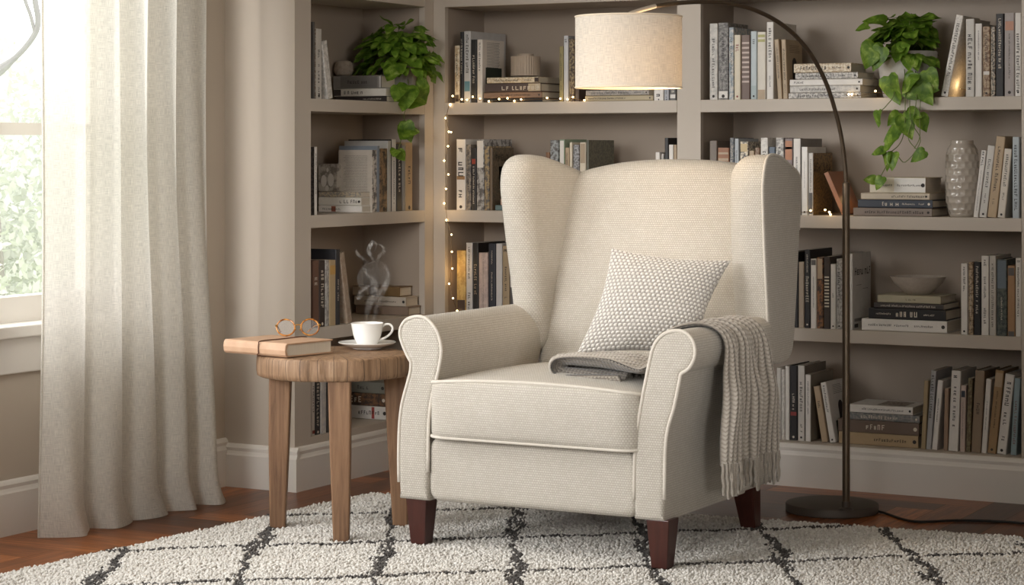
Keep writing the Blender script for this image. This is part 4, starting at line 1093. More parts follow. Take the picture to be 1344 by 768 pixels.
# ---- middle bookcase
MBk = "middle bookcase "
row('left row, ' + MBk + 'top shelf', Z1, [
 (596.4,603,60,(190,166,132),'beige book',dict(b=[(.02,.14,DB)],sp=CR,sc=80)),
 (603.4,608.4,42,BK,'slim black book',dict(t=[(.1,.6,.5)],D=.2)),
 (608.8,617.6,41,(196,194,192),'tall light grey book',dict(t=[(.05,.6,.5)],b=[(.16,.3,(96,136,150))],D=.25)),
 (618,625.6,52,BK,'black book white lettering',dict(t=[(.25,.7,.5)],D=.16)),
 (626,633,52,(226,218,208),'white book, green-panelled cover',dict(t=[(.05,.5,.4)],D=.155,pic=[(.2,.8,.55,.95,'lines'),(.15,.88,.24,.56,(36,46,34))]))], back=.01)
stack('stack under the canister, middle bookcase', Z1, [
 (634.6,711.5,128,133,BK,'slim black book',dict(t=[])),
 (635,711,119.6,127.6,(140,112,92),'brown book',dict(t=[(.3,.8,.3)])),
 (637,709.5,107.4,119,(80,66,62),'dark book with pale symbols',dict(b=[(.0,.22,(196,178,150))],t=[(.3,.95,.7)])),
 (639,707,99.4,107,(196,176,144),'tan patterned book',dict(sp=CR,sc=120,b=[(.0,.08,DB)]))], D=.17, back=.006)
row('upright group left of the lampshade', Z1, [
 (733.8,739,61,(150,138,92),'slim olive book',dict()),
 (739.5,745.8,47,(206,206,208),'pale silver book',dict(t=[(.05,.12,.5)])),
 (746.4,753.6,51,(150,132,100),'patterned olive-brown book',dict(sp=DB,sc=120)),
 (754.2,760,39,(70,56,48),'tall dark brown book',dict(t=[]))], back=.008)
stack('flat pair below the lampshade, middle bookcase', Z1, [
 (768,857,125,132,(176,162,132),'olive-beige book',dict(t=[(.05,.6,.4)])),
 (769,852,117.6,124.8,(170,160,150),'speckled grey book',dict(sp=GR,sc=120))], D=.16, back=.01)
row('row below the lampshade, middle bookcase', Z1, [
 (858,871,104,W,'white book',dict(t=[(.7,.8,.6)])),
 (871.6,878,108,(170,172,178),'grey book',dict()),
 (878.6,887.4,106,DG,'dark striped book',dict(b=[(.1,.3,W)]))], back=.012)
row('left row, ' + MBk + 'second shelf', Z2, [
 (598.8,611,183,(222,216,210),'white book with black script',dict(t=[(.08,.2,.7),(.32,.5,.7),(.72,.85,.6)],b=[(.43,.48,(150,116,80))])),
 (611.4,618,190,(150,138,124),'speckled brown-grey book',dict(sp=DG,sc=90)),
 (618.4,625,194,(44,40,40),'black book red emblem',dict(b=[(.74,.82,(160,70,52))],t=[(.3,.9,.4)])),
 (625.4,635.2,183,LG,'grey and white photo book',dict(sp=DG,sc=40,b=[(.6,.98,W)],t=[],D=.2)),
 (635.6,642,192,(168,146,108),'gold-grey book',dict(sp=DG,sc=80,t=[])),
 (642.4,646.4,194,(116,98,78),'brown book with pictured cover',dict(t=[],D=.15,pic=[(0,1,0,1,(112,94,74,80,74,58)),(.15,.9,.78,.9,'glyph'),(.3,.5,.35,.7,INK_D and (52,48,38))]))], back=.01)
stack('flat pair behind the chair wing, middle bookcase', Z2, [
 (650,676,267.5,274.5,TE,'small teal book',dict(t=[])),
 (657,680,259,267,(196,160,140),'small pinkish book',dict(t=[]))], D=.1, back=.012)
row('row above the chair back, middle bookcase', Z2, [
 (716,721.4,200,(130,96,70),'slim brown book',dict()),
 (721.8,733,184,(160,164,164),'grey book',dict(sp=DG,sc=90,t=[])),
 (734,741,183,(150,164,140),'green and white book',dict(b=[(.5,.98,W)],t=[])),
 (741.5,747,194,TN,'tan book',dict()),
 (747.4,751,187,CR,'very slim cream book',dict(t=[])),
 (752,760,190,(170,170,172),'grey patterned book',dict(sp=DG,sc=150,t=[])),
 (760.6,769,187,(214,202,182),'cream book',dict(b=[(.7,.98,(170,150,126))],t=[],D=.2)),
 (769.6,773,184,(96,96,84),'book with dark green-grey cover',dict(t=[],D=.19,pic=[(0,1,0,1,(92,90,78,120,116,98))]))], back=.012)
row('row by the middle upright, above the chair', Z2, [
 (860,866,200,W,'short white book',dict()),
 (867.6,871.4,202,LG,'short slim grey book',dict(t=[])),
 (872,877.2,181,BK,'tall black book',dict(t=[])),
 (877.6,883.8,190,W,'white book red emblem',dict(b=[(.6,.72,(150,70,52))],t=[])),
 (884.2,888,190,TN,'slim tan book',dict(t=[]))], back=.012)
row('row, middle bookcase third shelf', Z3, [
 (599.2,611.3,329,(176,140,80),'gold book',dict(sp=(206,172,104),sc=30,b=[(.02,.22,DB)],t=[])),
 (611.6,620,319,(200,196,192),'grey-white book',dict(t=[(.06,.5,.4),(.7,.95,.5)])),
 (620.4,627.8,319,(40,36,34),'black book gilt lettering',dict(ink=TN,t=[(.3,.72,.55)],D=.19)),
 (628.2,640.4,332,PK,'pinkish-grey book',dict(sp=(176,158,150),sc=40,t=[(.1,.9,.1)])),
 (640.8,650.4,320,(44,46,54),'blue-black book',dict(t=[(.1,.3,.2),(.4,.8,.2)],D=.2)),
 (650.8,659,320,(206,202,200),'white book',dict(t=[])),
 (659.4,668.6,323,(166,146,116),'tan book with ornament',dict(t=[(.05,.12,.7),(.3,.75,.4)])),
 (669,676,321,DG,'dark book, white top half',dict(b=[(.4,.97,W)],t=[]))], back=.016)
# ---- corner bookcase (spines face right, covers face the viewer)
CB = "corner bookcase "
row('row, ' + CB + 'top shelf', Z1, [
 (411,413.6,29,DG,'thin dark book',dict(t=[])),
 (414.6,422.4,38,(196,190,182),'white book with brown cover',dict(t=[(.3,.95,.4)],picL=[(0,1,0,1,(136,112,94,190,180,170))])),
 (430.4,437.6,55,(176,172,166),'grey book leaning left',dict(dx=-8,sp=WG,sc=80,t=[]))], back=.012, plane='L', D=.15)
ye = onX(508, 0, XL - .012)[0]
zs1 = stack('stack, ' + CB + 'top shelf', Z1, [
 (440,507,126,133,(52,46,44),'dark book',dict(t=[(.55,.9,.3)])),
 (438,506.6,115.4,125.6,(220,214,204),'white book',dict(t=[(.2,.55,.5)],b=[(.86,1,(60,54,50))])),
 (437.5,500,98,115,(126,122,116),'thick grey book',dict(b=[(.08,.85,(104,100,96)),(.0,.04,LG)],t=[(.3,.7,.3)]))], plane='L', edge=ye, D=.095)
row('left end, ' + CB + 'second shelf', Z2, [
 (412.6,416.6,193,W,'slim upright white book with dark cover',dict(t=[(.1,.7,.4)],picL=[(0,1,0,1,(50,46,44,90,84,80))])),], back=.012, plane='L', D=.15)
ye2 = onX(475.4, 0, XL - .012)[0]
zs2 = stack('stack, ' + CB + 'second shelf', Z2, [
 (418,475,273.6,282.6,W,'white book',dict(t=[(.1,.5,.3)],b=[(.6,.7,(150,90,70))])),
 (418,474,262.4,273,(222,216,206),'white book bold lettering',dict(t=[(.5,.95,.5)])),
 (418.5,473,255,261.8,(190,174,148),'speckled beige book',dict(sp=GR,sc=140,t=[]))], plane='L', edge=ye2, D=.075)
row('row, ' + CB + 'second shelf', Z2, [
 (488.4,495,197,(206,198,188),'spotted-spine book with printed page cover',dict(sp=DG,sc=45,t=[],D=.13,picL=[(.0,1,0,1,(196,186,174)),(.14,.86,.12,.9,'lines')])),
 (495.4,498.6,191.6,(128,136,146),'blue-grey book',dict(t=[],D=.15)),
 (499,508.6,195,(140,112,80),'camouflage-patterned book',dict(sp=(66,54,42),sc=34,t=[(.05,.22,.6)],D=.15)),
 (509,513.6,185,(182,178,172),'pale grey book',dict(t=[],D=.17)),
 (514,520.2,183,(206,202,196),'white book',dict(t=[(.3,.9,.3)],D=.17,picL=[(0,1,0,1,(44,40,38))])),
 (520.6,528,189,BK,'black book white lettering',dict(t=[(.2,.7,.4)],D=.15)),
 (528.4,532.2,191,GR,'slim grey book',dict(t=[],D=.15)),
 (532.6,541.6,187,(176,148,112),'tan book',dict(t=[(.35,.6,.4)],D=.15))], back=.01, plane='L')
row('row, ' + CB + 'third shelf', Z3, [
 (411,419,342,(110,80,66),'maroon-brown book',dict(t=[(.25,.4,.7)])),
 (419.4,426.8,342,(52,42,38),'black-brown book bold lettering',dict(t=[(.15,.75,.6)])),
 (427.2,432.2,341.6,LG,'slim grey book',dict(sp=GR,sc=60,t=[])),
 (432.6,440.8,341.6,(180,158,124),'tan book gold band',dict(b=[(.78,.92,(190,150,84))],t=[])),
 (441.2,446.6,327.6,(48,48,52),'tall black book',dict(t=[(.4,.7,.4)],D=.2)),
 (456.6,463,333,(166,148,130),'tan-grey book leaning left',dict(dx=-10.6,sp=TP,sc=60,t=[]))], back=.012, plane='L', D=.15)
ye3 = onX(535, 0, XL - .012)[0]
stack('stack, ' + CB + 'third shelf', Z3, [
 (467,535.6,407.5,419,(136,116,100),'brown book',dict(t=[])),
 (465,532.6,396.6,409,(190,178,164),'off-white book small lettering',dict(t=[(.2,.8,.25)])),
 (463,524,384.4,397,(116,90,56),'dark ochre book',dict(b=[(.66,1,(170,156,138)),(.5,.64,(84,64,50))],t=[]))], plane='L', edge=ye3, D=.085)
row('row, ' + CB + 'bottom shelf', .158, [
 (409.2,413.6,500,W,'white book red dot',dict(t=[(.1,.6,.5)],b=[(.03,.09,(150,60,48))])),
 (414,420.6,500,(48,46,48),'black book white lettering',dict(t=[(.05,.85,.6)])),
 (421,428.4,500,(186,184,184),'grey-white book',dict(sp=WG,sc=60,t=[])),
 (428.8,433.8,502,(60,58,58),'black book',dict(t=[]))], back=.012, plane='L', D=.14)
ye4 = onX(507.6, 0, XL - .012)[0]
stack('stack, ' + CB + 'bottom shelf', .158, [
 (446,507.6,553,570,(222,216,210),'thick white book red dot',dict(t=[(.4,.85,.35)],b=[(.26,.32,(160,70,62))])),
 (448,506,539.6,556,(66,54,48),'dark patterned book',dict(sp=(120,86,60),sc=60,t=[(.1,.5,.6)])),
 (450,504.6,525,540,(120,118,108),'grey-green book dark lettering',dict(t=[(.35,.6,.4)]))], plane='L', edge=ye4, D=.13)
# extra pieces on the shelves
def shelf_thing(name, px0, px1, Y, z, label, cat):
    X = onY((px0 + px1)/2, 300, Y)[0]; d = onY((px0 + px1)/2, 300, Y)[2]
    return thing(name, (X, Y, z), label, cat), (px1 - px0)/2*d/F, d/F
# ribbed canister
zc = Z1 + (133.4 - 98.6)*7.45/F
c_, r, k = shelf_thing('canister', 670.5, 709, YB + .09, zc + .0004, 'pale ribbed wooden canister with a flat lid on the stack in the middle bookcase', 'canister')
hC = 25.5*k; n = 72; mb = MB(); v = []; f = []
for z in (0, hC*.5, hC):
    for i in range(n): a = 2*PI*i/n; rr_ = r*(1 - .025*(i % 2)); v.append((rr_*math.cos(a), rr_*math.sin(a), z))
for j in range(2):
    for i in range(n): f.append((j*n + i, j*n + (i+1) % n, (j+1)*n + (i+1) % n, (j+1)*n + i))
f += [tuple(range(n))[::-1], tuple(2*n + i for i in range(n))]; mb.add(v, f); mb.build('body', M_canister, c_)
MB().lathe([(0, 0), (r*.56, 0), (r*.57, .002), (r*.57, .007), (r*.54, .009), (0, .009)], 40, (0, 0, hC)).build('lid', M_canister, c_, True)
# bowl on the stack
zb_ = Z3 + .0004 + sum(((15.6, 14, 7.4, 10)[i] + 0)*onY(1190, 300, YB + .02)[2]/F + .0004 for i in range(4))
bo_, r, k = shelf_thing('bowl', 1168.5, 1241.5, YB + .10, zb_, 'wide shallow pale stone bowl on the book stack in the right bookcase', 'bowl')
hB = 23.5*k
MB().lathe([(0, .003), (.028, .003), (.03, 0), (.036, 0), (r*.62, hB*.28), (r*.86, hB*.62), (r*.985, hB*.96), (r, hB), (r*.965, hB*.995), (r*.83, hB*.66), (r*.58, hB*.35), (.03, .012), (0, .010)], 64).build('shell', M_bowl, bo_, True, angle=60)
# hammered vase
va, r, k = shelf_thing('vase', 1240.8, 1285, YB + .085, Z2 + .0004, 'glossy grey hammered ceramic vase beside leaning books in the right bookcase', 'vase')
hV = 100*k; n, m_ = 110, 110; v = []; f = []
def vr(t): return r*np.interp(t, [0, .02, .06, .2, .45, .8, .88, .93, .955, 1], [.72, .76, .84, .97, 1, .97, .9, .76, .68, .66])
for j in range(m_ + 1):
    t_ = j/m_
    for i in range(n):
        a = 2*PI*i/n; q = t_*11; rw = math.floor(q); ph = a*14/2 + (PI/2 if rw % 2 else 0)
        d = (abs(math.sin(ph)) * math.sin(PI*(q - rw)))**.8 if .04 < t_ < .9 else 0
        rr_ = vr(t_) - .0032*d; v.append((rr_*math.cos(a), rr_*math.sin(a), t_*hV))
for j in range(m_):
    for i in range(n): f.append((j*n + i, j*n + (i+1) % n, (j+1)*n + (i+1) % n, (j+1)*n + i))
b_i = len(v)
for rr_, z in ((vr(1)*.88, hV), (vr(1)*.86, hV*.9), (vr(.9)*.85, hV*.8), (r*.8, .02)):
    for i in range(n): a = 2*PI*i/n; v.append((rr_*math.cos(a), rr_*math.sin(a), z))
for i in range(n): f.append((m_*n + i, m_*n + (i+1) % n, b_i + (i+1) % n, b_i + i))
for j in range(3):
    for i in range(n): f.append((b_i + j*n + i, b_i + j*n + (i+1) % n, b_i + (j+1)*n + (i+1) % n, b_i + (j+1)*n + i))
f.append(tuple(range(n))[::-1]); f.append(tuple(b_i + 3*n + i for i in range(n)))
mesh_obj('body', v, f, M_vase, va)
# pitted ball ornament on the corner stack
Xb = onX(446, 0, XL - .09)
dd = onX(446, 0, XL - .09)[2]; yb_ = ye + .045
bx = onY(446.5, 0, yb_)[0]
bx = max(bx, -4.018)
ob = thing('ornament', (bx, yb_, zs1), 'small round pitted ceramic ornament on the stack beside the pothos in the corner bookcase', 'ornament')
k = dd/F; rB_ = 13.2*k
mb = MB(); pr = [(0, 0), (rB_*.5, 0), (rB_*.8, rB_*.12), (rB_*.98, rB_*.45), (rB_, rB_*.8), (rB_*.93, rB_*1.2), (rB_*.72, rB_*1.5), (rB_*.4, rB_*1.6), (rB_*.34, rB_*1.58), (0, rB_*1.5)]
mb.lathe([(p.x, p.y) for p in spline([(a, b, 0) for a, b in pr], 4)], 40); mb.build('body', M_ball, ob, True, angle=80)
# patterned square box standing on the corner second-shelf stack
yq = ye2 + .03
x0q, x1q = onY(417.6, 0, yq)[0], onY(442.4, 0, yq)[0]; dq = onY(430, 0, yq)[2]
bq = thing('box', ((x0q + x1q)/2, yq, zs2), 'small square leaf-patterned grey box standing on the corner bookcase second shelf stack', 'box')
hq = 36.5*dq/F; wq = (x1q - x0q)/2
MB().box(-wq, wq, 0, .035, 0, hq).build('carton', cmat((176, 168, 156), (120, 112, 104), 36), bq, bevel=.0015)
pm = MB()
for (cx, cz, rx, rz) in ((-.4, .38, .3, .22), (.35, .42, .32, .24), (.0, .78, .12, .08), (-.05, .12, .2, .1)):
    pm.add([(wq*(cx + rx*math.cos(2*PI*i/14)), -.0006, hq*(cz + rz*math.sin(2*PI*i/14))) for i in range(14)], [tuple(range(14))])
pm.build('printed_pattern', cmat((208, 202, 194)), bq)
# brown leather book propped like a lean-to beside the lamp pole
Yp = YB + .035
p0 = onY(1082, 228, Yp); p1 = onY(1105.5, 281, Yp)
lean = thing('book', (p1[0], Yp, Z2 + .0004), 'copper brown leather book leaning at a steep angle behind the lamp pole', 'book')
dx_, dz_ = p0[0] - p1[0], p0[1] - Z2; L_ = math.hypot(dx_, dz_); ux, uz = dx_/L_, dz_/L_; px_, pz_ = -uz, ux
if px_ < 0: px_, pz_ = uz, -ux
M_cop = mat('copper_leather', (150, 96, 60), .45)
def lp_(s, y, w): return Vector((ux*s + px_*w, y, uz*s + pz_*w + .012*0))
tL = .014
def slabb(a0, a1, b0, b1, w0, w1):
    mb = MB(); v = [lp_(s, y, w) for w in (w0, w1) for y in (b0, b1) for s in (a0, a1)]
    return mb.add(v, [(0,1,3,2),(4,6,7,5),(0,4,5,1),(2,3,7,6),(0,2,6,4),(1,5,7,3)])
off = abs(pz_)*tL if pz_ < 0 else 0
lean.location.z += off + .0004
slabb(0, L_, 0, .15, 0, .0025).build('cover', M_cop, lean); slabb(0, L_, 0, .15, tL - .0025, tL).build('cover', M_cop, lean)
slabb(0, L_, -.003, .001, 0, tL).build('spine', M_cop, lean); slabb(.003, L_ - .003, .0015, .146, .0026, tL - .0026).build('page_block', M_pages, lean)
# ================================================================ POTHOS
HEART = [(0,0), (-.16,-.07),(-.34,-.02),(-.45,.14),(-.44,.36),(-.34,.58),(-.19,.78),(0,1)]
def leaf(mb, base, tip, nrm, wid=.78, fold=.18, droop=.18):
    base, tip = Vector(base), Vector(tip); ax = tip - base; L = ax.length; ax.normalize()
    nrm = Vector(nrm); nrm = (nrm - ax*nrm.dot(ax)).normalized(); sd = ax.cross(nrm)
    v = []; f = []; K = len(HEART)
    mid = [HEART[i][1] if i else 0 for i in range(K)]
    def pt(x, y, c): 
        return base + ax*(y*L) + sd*(x*L*wid) + nrm*(abs(x)*fold*L - droop*L*max(0, y)**2*1.0 + .05*L*math.sin(y*7 + x*4))
    # left edge, midline, right edge, with one intermediate column on each side
    cols = [-1, -.55, 0, .55, 1]
    for i, (x, y) in enumerate(HEART):
        ym = max(0, y) if i < K - 1 else 1
        for c in cols:
            yy = y*abs(c) + ym*(1 - abs(c)) if i < 3 else y
            v.append(pt(abs(x)*c, yy, c))
    for i in range(K - 1):
        for j in range(4): f.append((i*5 + j, i*5 + j + 1, (i+1)*5 + j + 1, (i+1)*5 + j))
    mb.add(v, f)
yrL = onX(557.5, 0, XL)[0]
def okR(p): return p.y < YB + .265 and (p.y < YB - .01 or (onY(1158, 0, YB + .1)[0] - .045 < p.x < onY(1236, 0, p.y)[0])) and (p.z > Z1 + .01 or p.y < YB - .01)
def okL(p): return p.x > XW + .03 and (p.x > XL + .008 or (p.y < yrL - .004 and p.z > Z1 + .01))
def pothos(root, potc, potr, poth, dome, hang, vines, seed, n, ok, ls=1):
    """dome of leaves over the pot, then trailing leaves given as (base, tip)"""
    R = random.Random(seed); mb = MB(); vm = MB()
    cx, cy, cz = potc; rx, rz = dome
    done = 0; i = 0
    while done < n and i < n*30:
        i += 1; a = R.uniform(0, 2*PI); el = R.uniform(-.15, 1.35); rr_ = R.uniform(.55, 1.0)
        d = Vector((math.cos(a)*math.cos(el), math.sin(a)*math.cos(el)*.72, math.sin(el)))
        b = Vector((cx, cy, cz)) + Vector((d.x*rx*rr_*.8, d.y*rx*rr_*.8, d.z*rz*rr_*.85))
        out = Vector((d.x, d.y, d.z*.35 - .45 + R.uniform(-.25, .3))); out.normalize()
        L = R.uniform(.05, .082)*ls
        if not (ok(b) and ok(b + out*L)): continue
        done += 1
        nn = Vector((d.x*.5, d.y*.5 - .25, .9)) + Vector((R.uniform(-.4,.4), R.uniform(-.4,.4), R.uniform(-.2,.2)))
        leaf(mb, b, b + out*L, nn, R.uniform(.72, .9), R.uniform(.08, .25), R.uniform(.05, .3))
        if done % 2 == 0:
            vm.tube([(cx + d.x*.02, cy + d.y*.02, cz), tuple((Vector((cx, cy, cz)) + b)/2 + Vector((0, 0, .012))), tuple(b)], .0012, 5)
    for b, t_, nn in hang: leaf(mb, b, t_, nn, R.uniform(.78, .92), R.uniform(.05, .18), R.uniform(0, .15))
    rel(mb, root.location).build('foliage', M_leaf, root, True, angle=180)
    rel(vm, root.location).build('stems', M_vine, root, True)
    for q in vines: rel(MB().tube(spline(q, 5), .0014, 6), root.location).build('vine', M_vine, root, True)
# right plant
Yp_ = YB + .105
pc = onY(1191, 100, Yp_); kpx = pc[2]/F
p1_ = thing('potted_pothos', (pc[0], Yp_, Z1 + .0004), 'trailing green pothos in a pale rough pot on the right bookcase top shelf', 'plant')
pr_, ph_ = 39*kpx, 61*kpx
MB().lathe([(0, .0), (pr_*.74, 0), (pr_*.80, .004), (pr_*.90, ph_*.35), (pr_*.98, ph_*.75), (pr_, ph_*.97), (pr_*.98, ph_), (pr_*.9, ph_), (pr_*.88, ph_*.9), (pr_*.5, ph_*.86), (0, ph_*.86)], 56).build('pot', M_pot, p1_, True, angle=50)
MB().lathe([(0, 0), (pr_*.86, 0), (pr_*.6, .006), (0, .008)], 30, (0, 0, ph_*.87)).build('soil', M_soil, p1_, True)
Yh = YB - .03
def hl(lst, Y): 
    out = []
    for (x0, y0_, x1, y1_) in lst:
        a = onY(x0, y0_, Y); b = onY(x1, y1_, Y); out.append(((a[0], Y, a[1]), (b[0], Y - random.uniform(-.005, .03), b[1]), (random.uniform(-.9, .9), -1, random.uniform(0, .6))))
    return out
H1 = hl([(1166,100,1180,139),(1206,110,1224,139),(1188,112,1232,118),(1153,145,1154,168),(1180,148,1166,166),(1184,152,1198,184),(1190,145,1212,155),(1206,150,1216,174),(1180,168,1158,186),(1176,176,1162,200),(1161,196,1146,203),(1164,200,1164,226),(1173,200,1172,224),(1214,198,1197,213),(1150,236,1136,236),(1158,232,1152,250),(1200,96,1186,124),(1216,92,1230,118),(1158,62,1146,94),(1148,56,1138,92),(1140,34,1126,40)], Yh)
def vp(pts, Y): return [(onY(x, y, Y + off)[0], Y + off, onY(x, y, Y + off)[1]) for x, y, off in pts]
V1 = [vp([(1186,75,.10),(1188,110,.0),(1188,135,-.01),(1187,170,0),(1180,190,0),(1163,204,0)], Yh), vp([(1200,80,.10),(1203,120,.0),(1200,150,-.01),(1192,180,0),(1203,196,0),(1211,202,0)], Yh),
      vp([(1178,80,.10),(1174,122,.0),(1164,138,-.01),(1156,146,0)], Yh), vp([(1196,84,.1),(1194,130,0),(1196,160,-.01),(1208,185,0),(1188,213,0),(1174,202,0),(1160,224,0),(1154,236,0)], Yh), vp([(1206,84,.1),(1208,130,0),(1207,150,-.01),(1207,180,0),(1200,195,0)], Yh)]
pothos(p1_, (pc[0], Yp_ - .01, Z1 + ph_*.95), pr_, ph_, (.175, .155), H1, V1, 5, 120, okR)
# left plant, in the corner bookcase
Yq = 6.343; qc = onY(525, 0, Yq); Xq = qc[0]
p2_ = thing('potted_pothos', (Xq, Yq, Z1 + .0004), 'dark green pothos in a grey ribbed pot on the corner bookcase top shelf', 'plant')
kq = qc[2]/F; pr_, ph_ = 22.5*kq, 49*kq
n = 64; mb = MB(); v = []; f = []
for z, s in ((0, .86), (ph_*.1, .93), (ph_*.6, 1), (ph_*.95, 1.03), (ph_, 1.02)):
    for i in range(n): a = 2*PI*i/n; rr_ = pr_*s*(1 - .03*(i % 4 == 0)); v.append((rr_*math.cos(a), rr_*math.sin(a), z))
for z, s in ((ph_, .93), (ph_*.88, .9)):
    for i in range(n): a = 2*PI*i/n; v.append((pr_*s*math.cos(a), pr_*s*math.sin(a), z))
for j in range(6):
    for i in range(n): f.append((j*n + i, j*n + (i+1) % n, (j+1)*n + (i+1) % n, (j+1)*n + i))
f += [tuple(range(n))[::-1], tuple(6*n + i for i in range(n))]; mb.add(v, f).build('pot', M_potgrey, p2_, True, angle=30)
MB().lathe([(0, 0), (pr_*.88, 0), (pr_*.6, .006), (0, .008)], 30, (0, 0, ph_*.88)).build('soil', M_soil, p2_, True)
def ol(lst):
    out = []
    for (x0, y0_, x1, y1_, off) in lst:
        X = XL + off; a = onX(x0, y0_, X); b = onX(x1, y1_, X + .012); out.append(((X, a[0], a[1]), (X + .012, b[0], b[1]), (.5, -1, .25)))
    return out
H2 = ol([(534,60,531,84,-.03),(524,114,518,132,.01),(536,112,528,146,.01),(545,108,560,138,.0),(548,128,532,140,.01),(552,84,574,92,.0),(556,80,577,60,.0),(556,78,580,82,0),(532,160,540,188,.02),(540,165,526,180,.02),(520,196,516,206,.02),(522,198,532,212,.02),(545,90,556,108,0),(520,84,508,106,-.02),(562,92,572,110,.0)])
def vq(pts): return [(XL + o, onX(x, y, XL + o)[0], onX(x, y, XL + o)[1]) for x, y, o in pts]
V2 = [vq([(530,88,-.06),(536,110,.004),(534,135,.012),(530,152,.012),(531,162,.012),(526,185,.012),(522,198,.012)]), vq([(540,88,-.05),(546,108,.004),(546,130,.01),(552,138,.01)]), vq([(545,86,-.05),(556,80,-.0),(566,72,.0)])]
pothos(p2_, (Xq - .005, Yq - .01, Z1 + ph_*.98), pr_, ph_, (.175, .17), H2, V2, 9, 170, okL, .85)
# ================================================================ STRING LIGHTS
M_wire = mat('copper_wire', (120, 96, 66), .4, .6)
M_led = mat('warm_fairy_bulb', (255, 224, 170), .4, 0, Emission_Strength=14); M_led.node_tree.nodes['Principled BSDF'].inputs['Emission Color'].default_value = (1, .72, .36, 1)
bm = bmesh.new(); bmesh.ops.create_uvsphere(bm, u_segments=10, v_segments=8, radius=.0031); led = bpy.data.meshes.new('bulb'); bm.to_mesh(led); bm.free(); led.materials.append(M_led)
led.polygons.foreach_set('use_smooth', [True]*len(led.polygons))
def string(label, pts, bulbs, glow):
    o = thing('string_lights', pts[0], label, 'fairy lights'); o.location = pts[0]
    rel(MB().tube(spline(pts, 5), .0009, 5), o.location).build('wire', M_wire, o, True)
    for b in bulbs:
        q = bpy.data.objects.new('bulb', led); link(q, o); q.location = Vector(b) - o.location
    for g, e in glow:
        l = bpy.data.lights.new('fairy_glow', 'POINT'); l.energy = e; l.color = (1, .66, .3); l.shadow_soft_size = .02
        lo = bpy.data.objects.new('fairy_glow', l); COL.objects.link(lo); lo.location = g
def B3(px, py, Y=YB - .006): a = onY(px, py, Y); return (a[0], Y, a[1])
vb = [(591,137),(585,155),(589,173),(592,173.5),(588,192),(583,211),(588.5,229),(585.5,248),(583,267),(586,289),(592.5,308),(593,330.5),(593.5,352.5),(589.5,372.5),(594.5,391.5),(600,408)]
bl1 = [B3(x, y) if y < 292 else B3(x, y, YB + .0045) for x, y in vb]
wp = [B3(593,131), B3(589,140), B3(586,155), B3(589,173), B3(588,192), B3(585,211), B3(588,229), B3(586,248), B3(585,267), B3(587,289), B3(591,306), B3(592.6,330), B3(592.6,352), B3(590.5,372), B3(594,391), B3(600,409, YB + .004)]
string('fairy lights hanging down the upright between corner and middle bookcases', wp, bl1, [(B3(585,270,YB - .05), .12), (B3(594,350,YB - .03), .12), (B3(602,360,YB + .03), .10), (B3(590,180,YB - .05), .1)])
sh_ = [(590.5,138),(594,126),(606,130.5),(613,131),(620.5,127),(630,129.5),(641.6,133),(655,130),(666,129),(675,132.5),(684,130.5),(718,128.5),(735.5,129.5),(745,130.5),(752,127.5),(767,131.5)]
string('fairy lights lying along the middle bookcase top shelf edge before the books', [B3(x, y + 1.5, YB + .002) for x, y in sh_], [B3(x, y, YB - .003) for x, y in sh_], [(B3(600,125,YB - .04), .06), (B3(670,122,YB - .05), .05), (B3(745,122,YB - .05), .06)])
rb = [(1114,124),(1118,124),(1149,119.5)]
string('fairy lights across the stack beside the pale pothos pot, right bookcase', [B3(x, y + .8, YB + .001) for x, y in [(1108,123),(1114,124.5),(1120,125),(1135,124),(1149,120.5),(1168,123)]], [B3(x, y, YB - .003) for x, y in rb], [(B3(1149,118,YB - .03), .04)])
string('fairy lights behind the leaning white book, right bookcase top shelf', [B3(x, y, YB + .12) for x, y in [(1250,117),(1256,117),(1260,116.5),(1268,118)]], [B3(x, y, YB + .12) for x, y in [(1256,116),(1259.5,116.5)]], [(B3(1260,112,YB + .08), .1)])
r2 = [(1038.5,276),(1064,276.5),(1083,275.5),(1088.6,278.5),(1090,281.5)]
string('fairy lights along the right bookcase second shelf behind the lamp pole', [B3(x, y + 1, YB - .001) for x, y in [(1036,277),(1050,277.5),(1064,277),(1083,277),(1090,280),(1105,278),(1112,279)]], [B3(x, y, YB - .003) for x, y in r2], [(B3(1086,270,YB - .03), .06), (B3(1112,262,YB + .1), .1)])
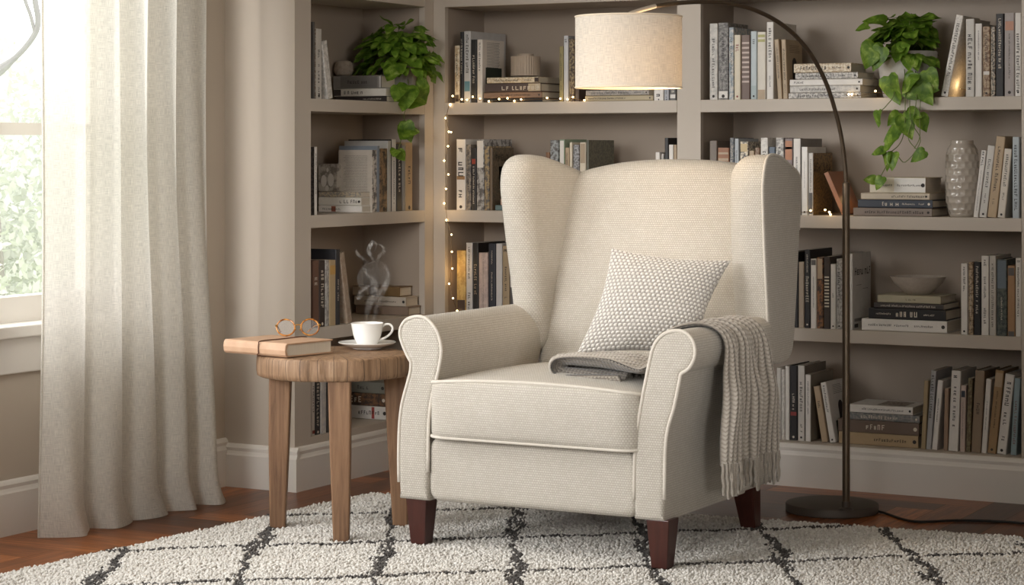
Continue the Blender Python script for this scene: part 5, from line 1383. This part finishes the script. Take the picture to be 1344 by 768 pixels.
# ================================================================ LIGHT
wd = bpy.data.worlds.new('sky'); SC.world = wd; wd.use_nodes = True
bg = wd.node_tree.nodes['Background']; bg.inputs[0].default_value = (1, 1, .995, 1); bg.inputs[1].default_value = 2.5
def area(name, loc, target, sx, sy, e, col, spread=None):
    l = bpy.data.lights.new(name, 'AREA'); l.shape = 'RECTANGLE'; l.size = sx; l.size_y = sy; l.energy = e; l.color = col
    if spread: l.spread = spread
    o = bpy.data.objects.new(name, l); COL.objects.link(o); o.location = loc
    o.rotation_euler = (Vector(target) - Vector(loc)).to_track_quat('-Z', 'Y').to_euler(); return o
area('window_daylight', (XW - .35, 4.2, 1.5), (-2.7, 4.8, .2), 1.5, 1.5, 58, (1, .995, .985))
area('added_window_light', (XW - .4, 2.0, 1.5), (-3.0, 5.2, .6), 1.8, 1.6, 22, (1, .99, .98), .9)  # light for the added, unseen second window
area('room_fill', (-1.9, -.35, 1.75), (-3.1, 5.3, .95), 2.2, 1.5, 5.3, (1, .985, .965), .5)  # added fill from the viewer's side, no window there
area('right_fill', (.5, 1.5, .8), (-2.2, 5.25, .5), .6, .6, .8, (1, .96, .91), .28)  # added fill for the chair's right side, no source there
area('ceiling_bounce_fill', (-2.4, 3.2, 1.9), (-2.4, 3.3, 3.0), 1.6, 1.6, 26, (1, .97, .93))  # added uplight, soft fill bounced off the ceiling
area('side_fill', (.6, 3.0, 1.7), (-3.5, 5.9, .95), .9, .9, 1.7, (1, .965, .92), .42)  # added fill for the corner bookcase inside, left wing and inner arm
area('curtain_fill', (-2.5, .3, 1.7), (-3.9, 5.0, .55), 1.0, 1.0, 1.7, (1, .98, .95), .42)  # added fill aimed at the curtain's foot and the left floor
area('curtain_gap_light', (-3.985, 3.3, 1.45), (-3.985, 5.6, 1.45), .03, 2.0, .25, (1, .985, .96), .06)
l = bpy.data.lights.new('lamp_glow', 'POINT'); l.energy = 4.3; l.color = (1, .72, .42); l.shadow_soft_size = .03
o = bpy.data.objects.new('lamp_glow', l); COL.objects.link(o); o.location = (sc_.x + .045, sc_.y + .02, zbot + .05)
# ================================================================ CAMERA
cam = bpy.data.cameras.new('camera'); cam.sensor_width = 36; cam.lens = F/1344*36
cam.shift_y = -(384 - Y0)/1344
co = bpy.data.objects.new('camera', cam); COL.objects.link(co); co.location = (0, 0, H); co.rotation_euler = (PI/2, 0, PHI)
cam.clip_start = .05; cam.clip_end = 200
SC.camera = co
SC.view_settings.view_transform = 'Standard'; SC.view_settings.look = 'None'; SC.view_settings.exposure = -.55; SC.view_settings.gamma = 1
SC.cycles.use_denoising = True
SC.cycles.max_bounces = 10; SC.cycles.transparent_max_bounces = 24
SC.cycles.sample_clamp_indirect = 6
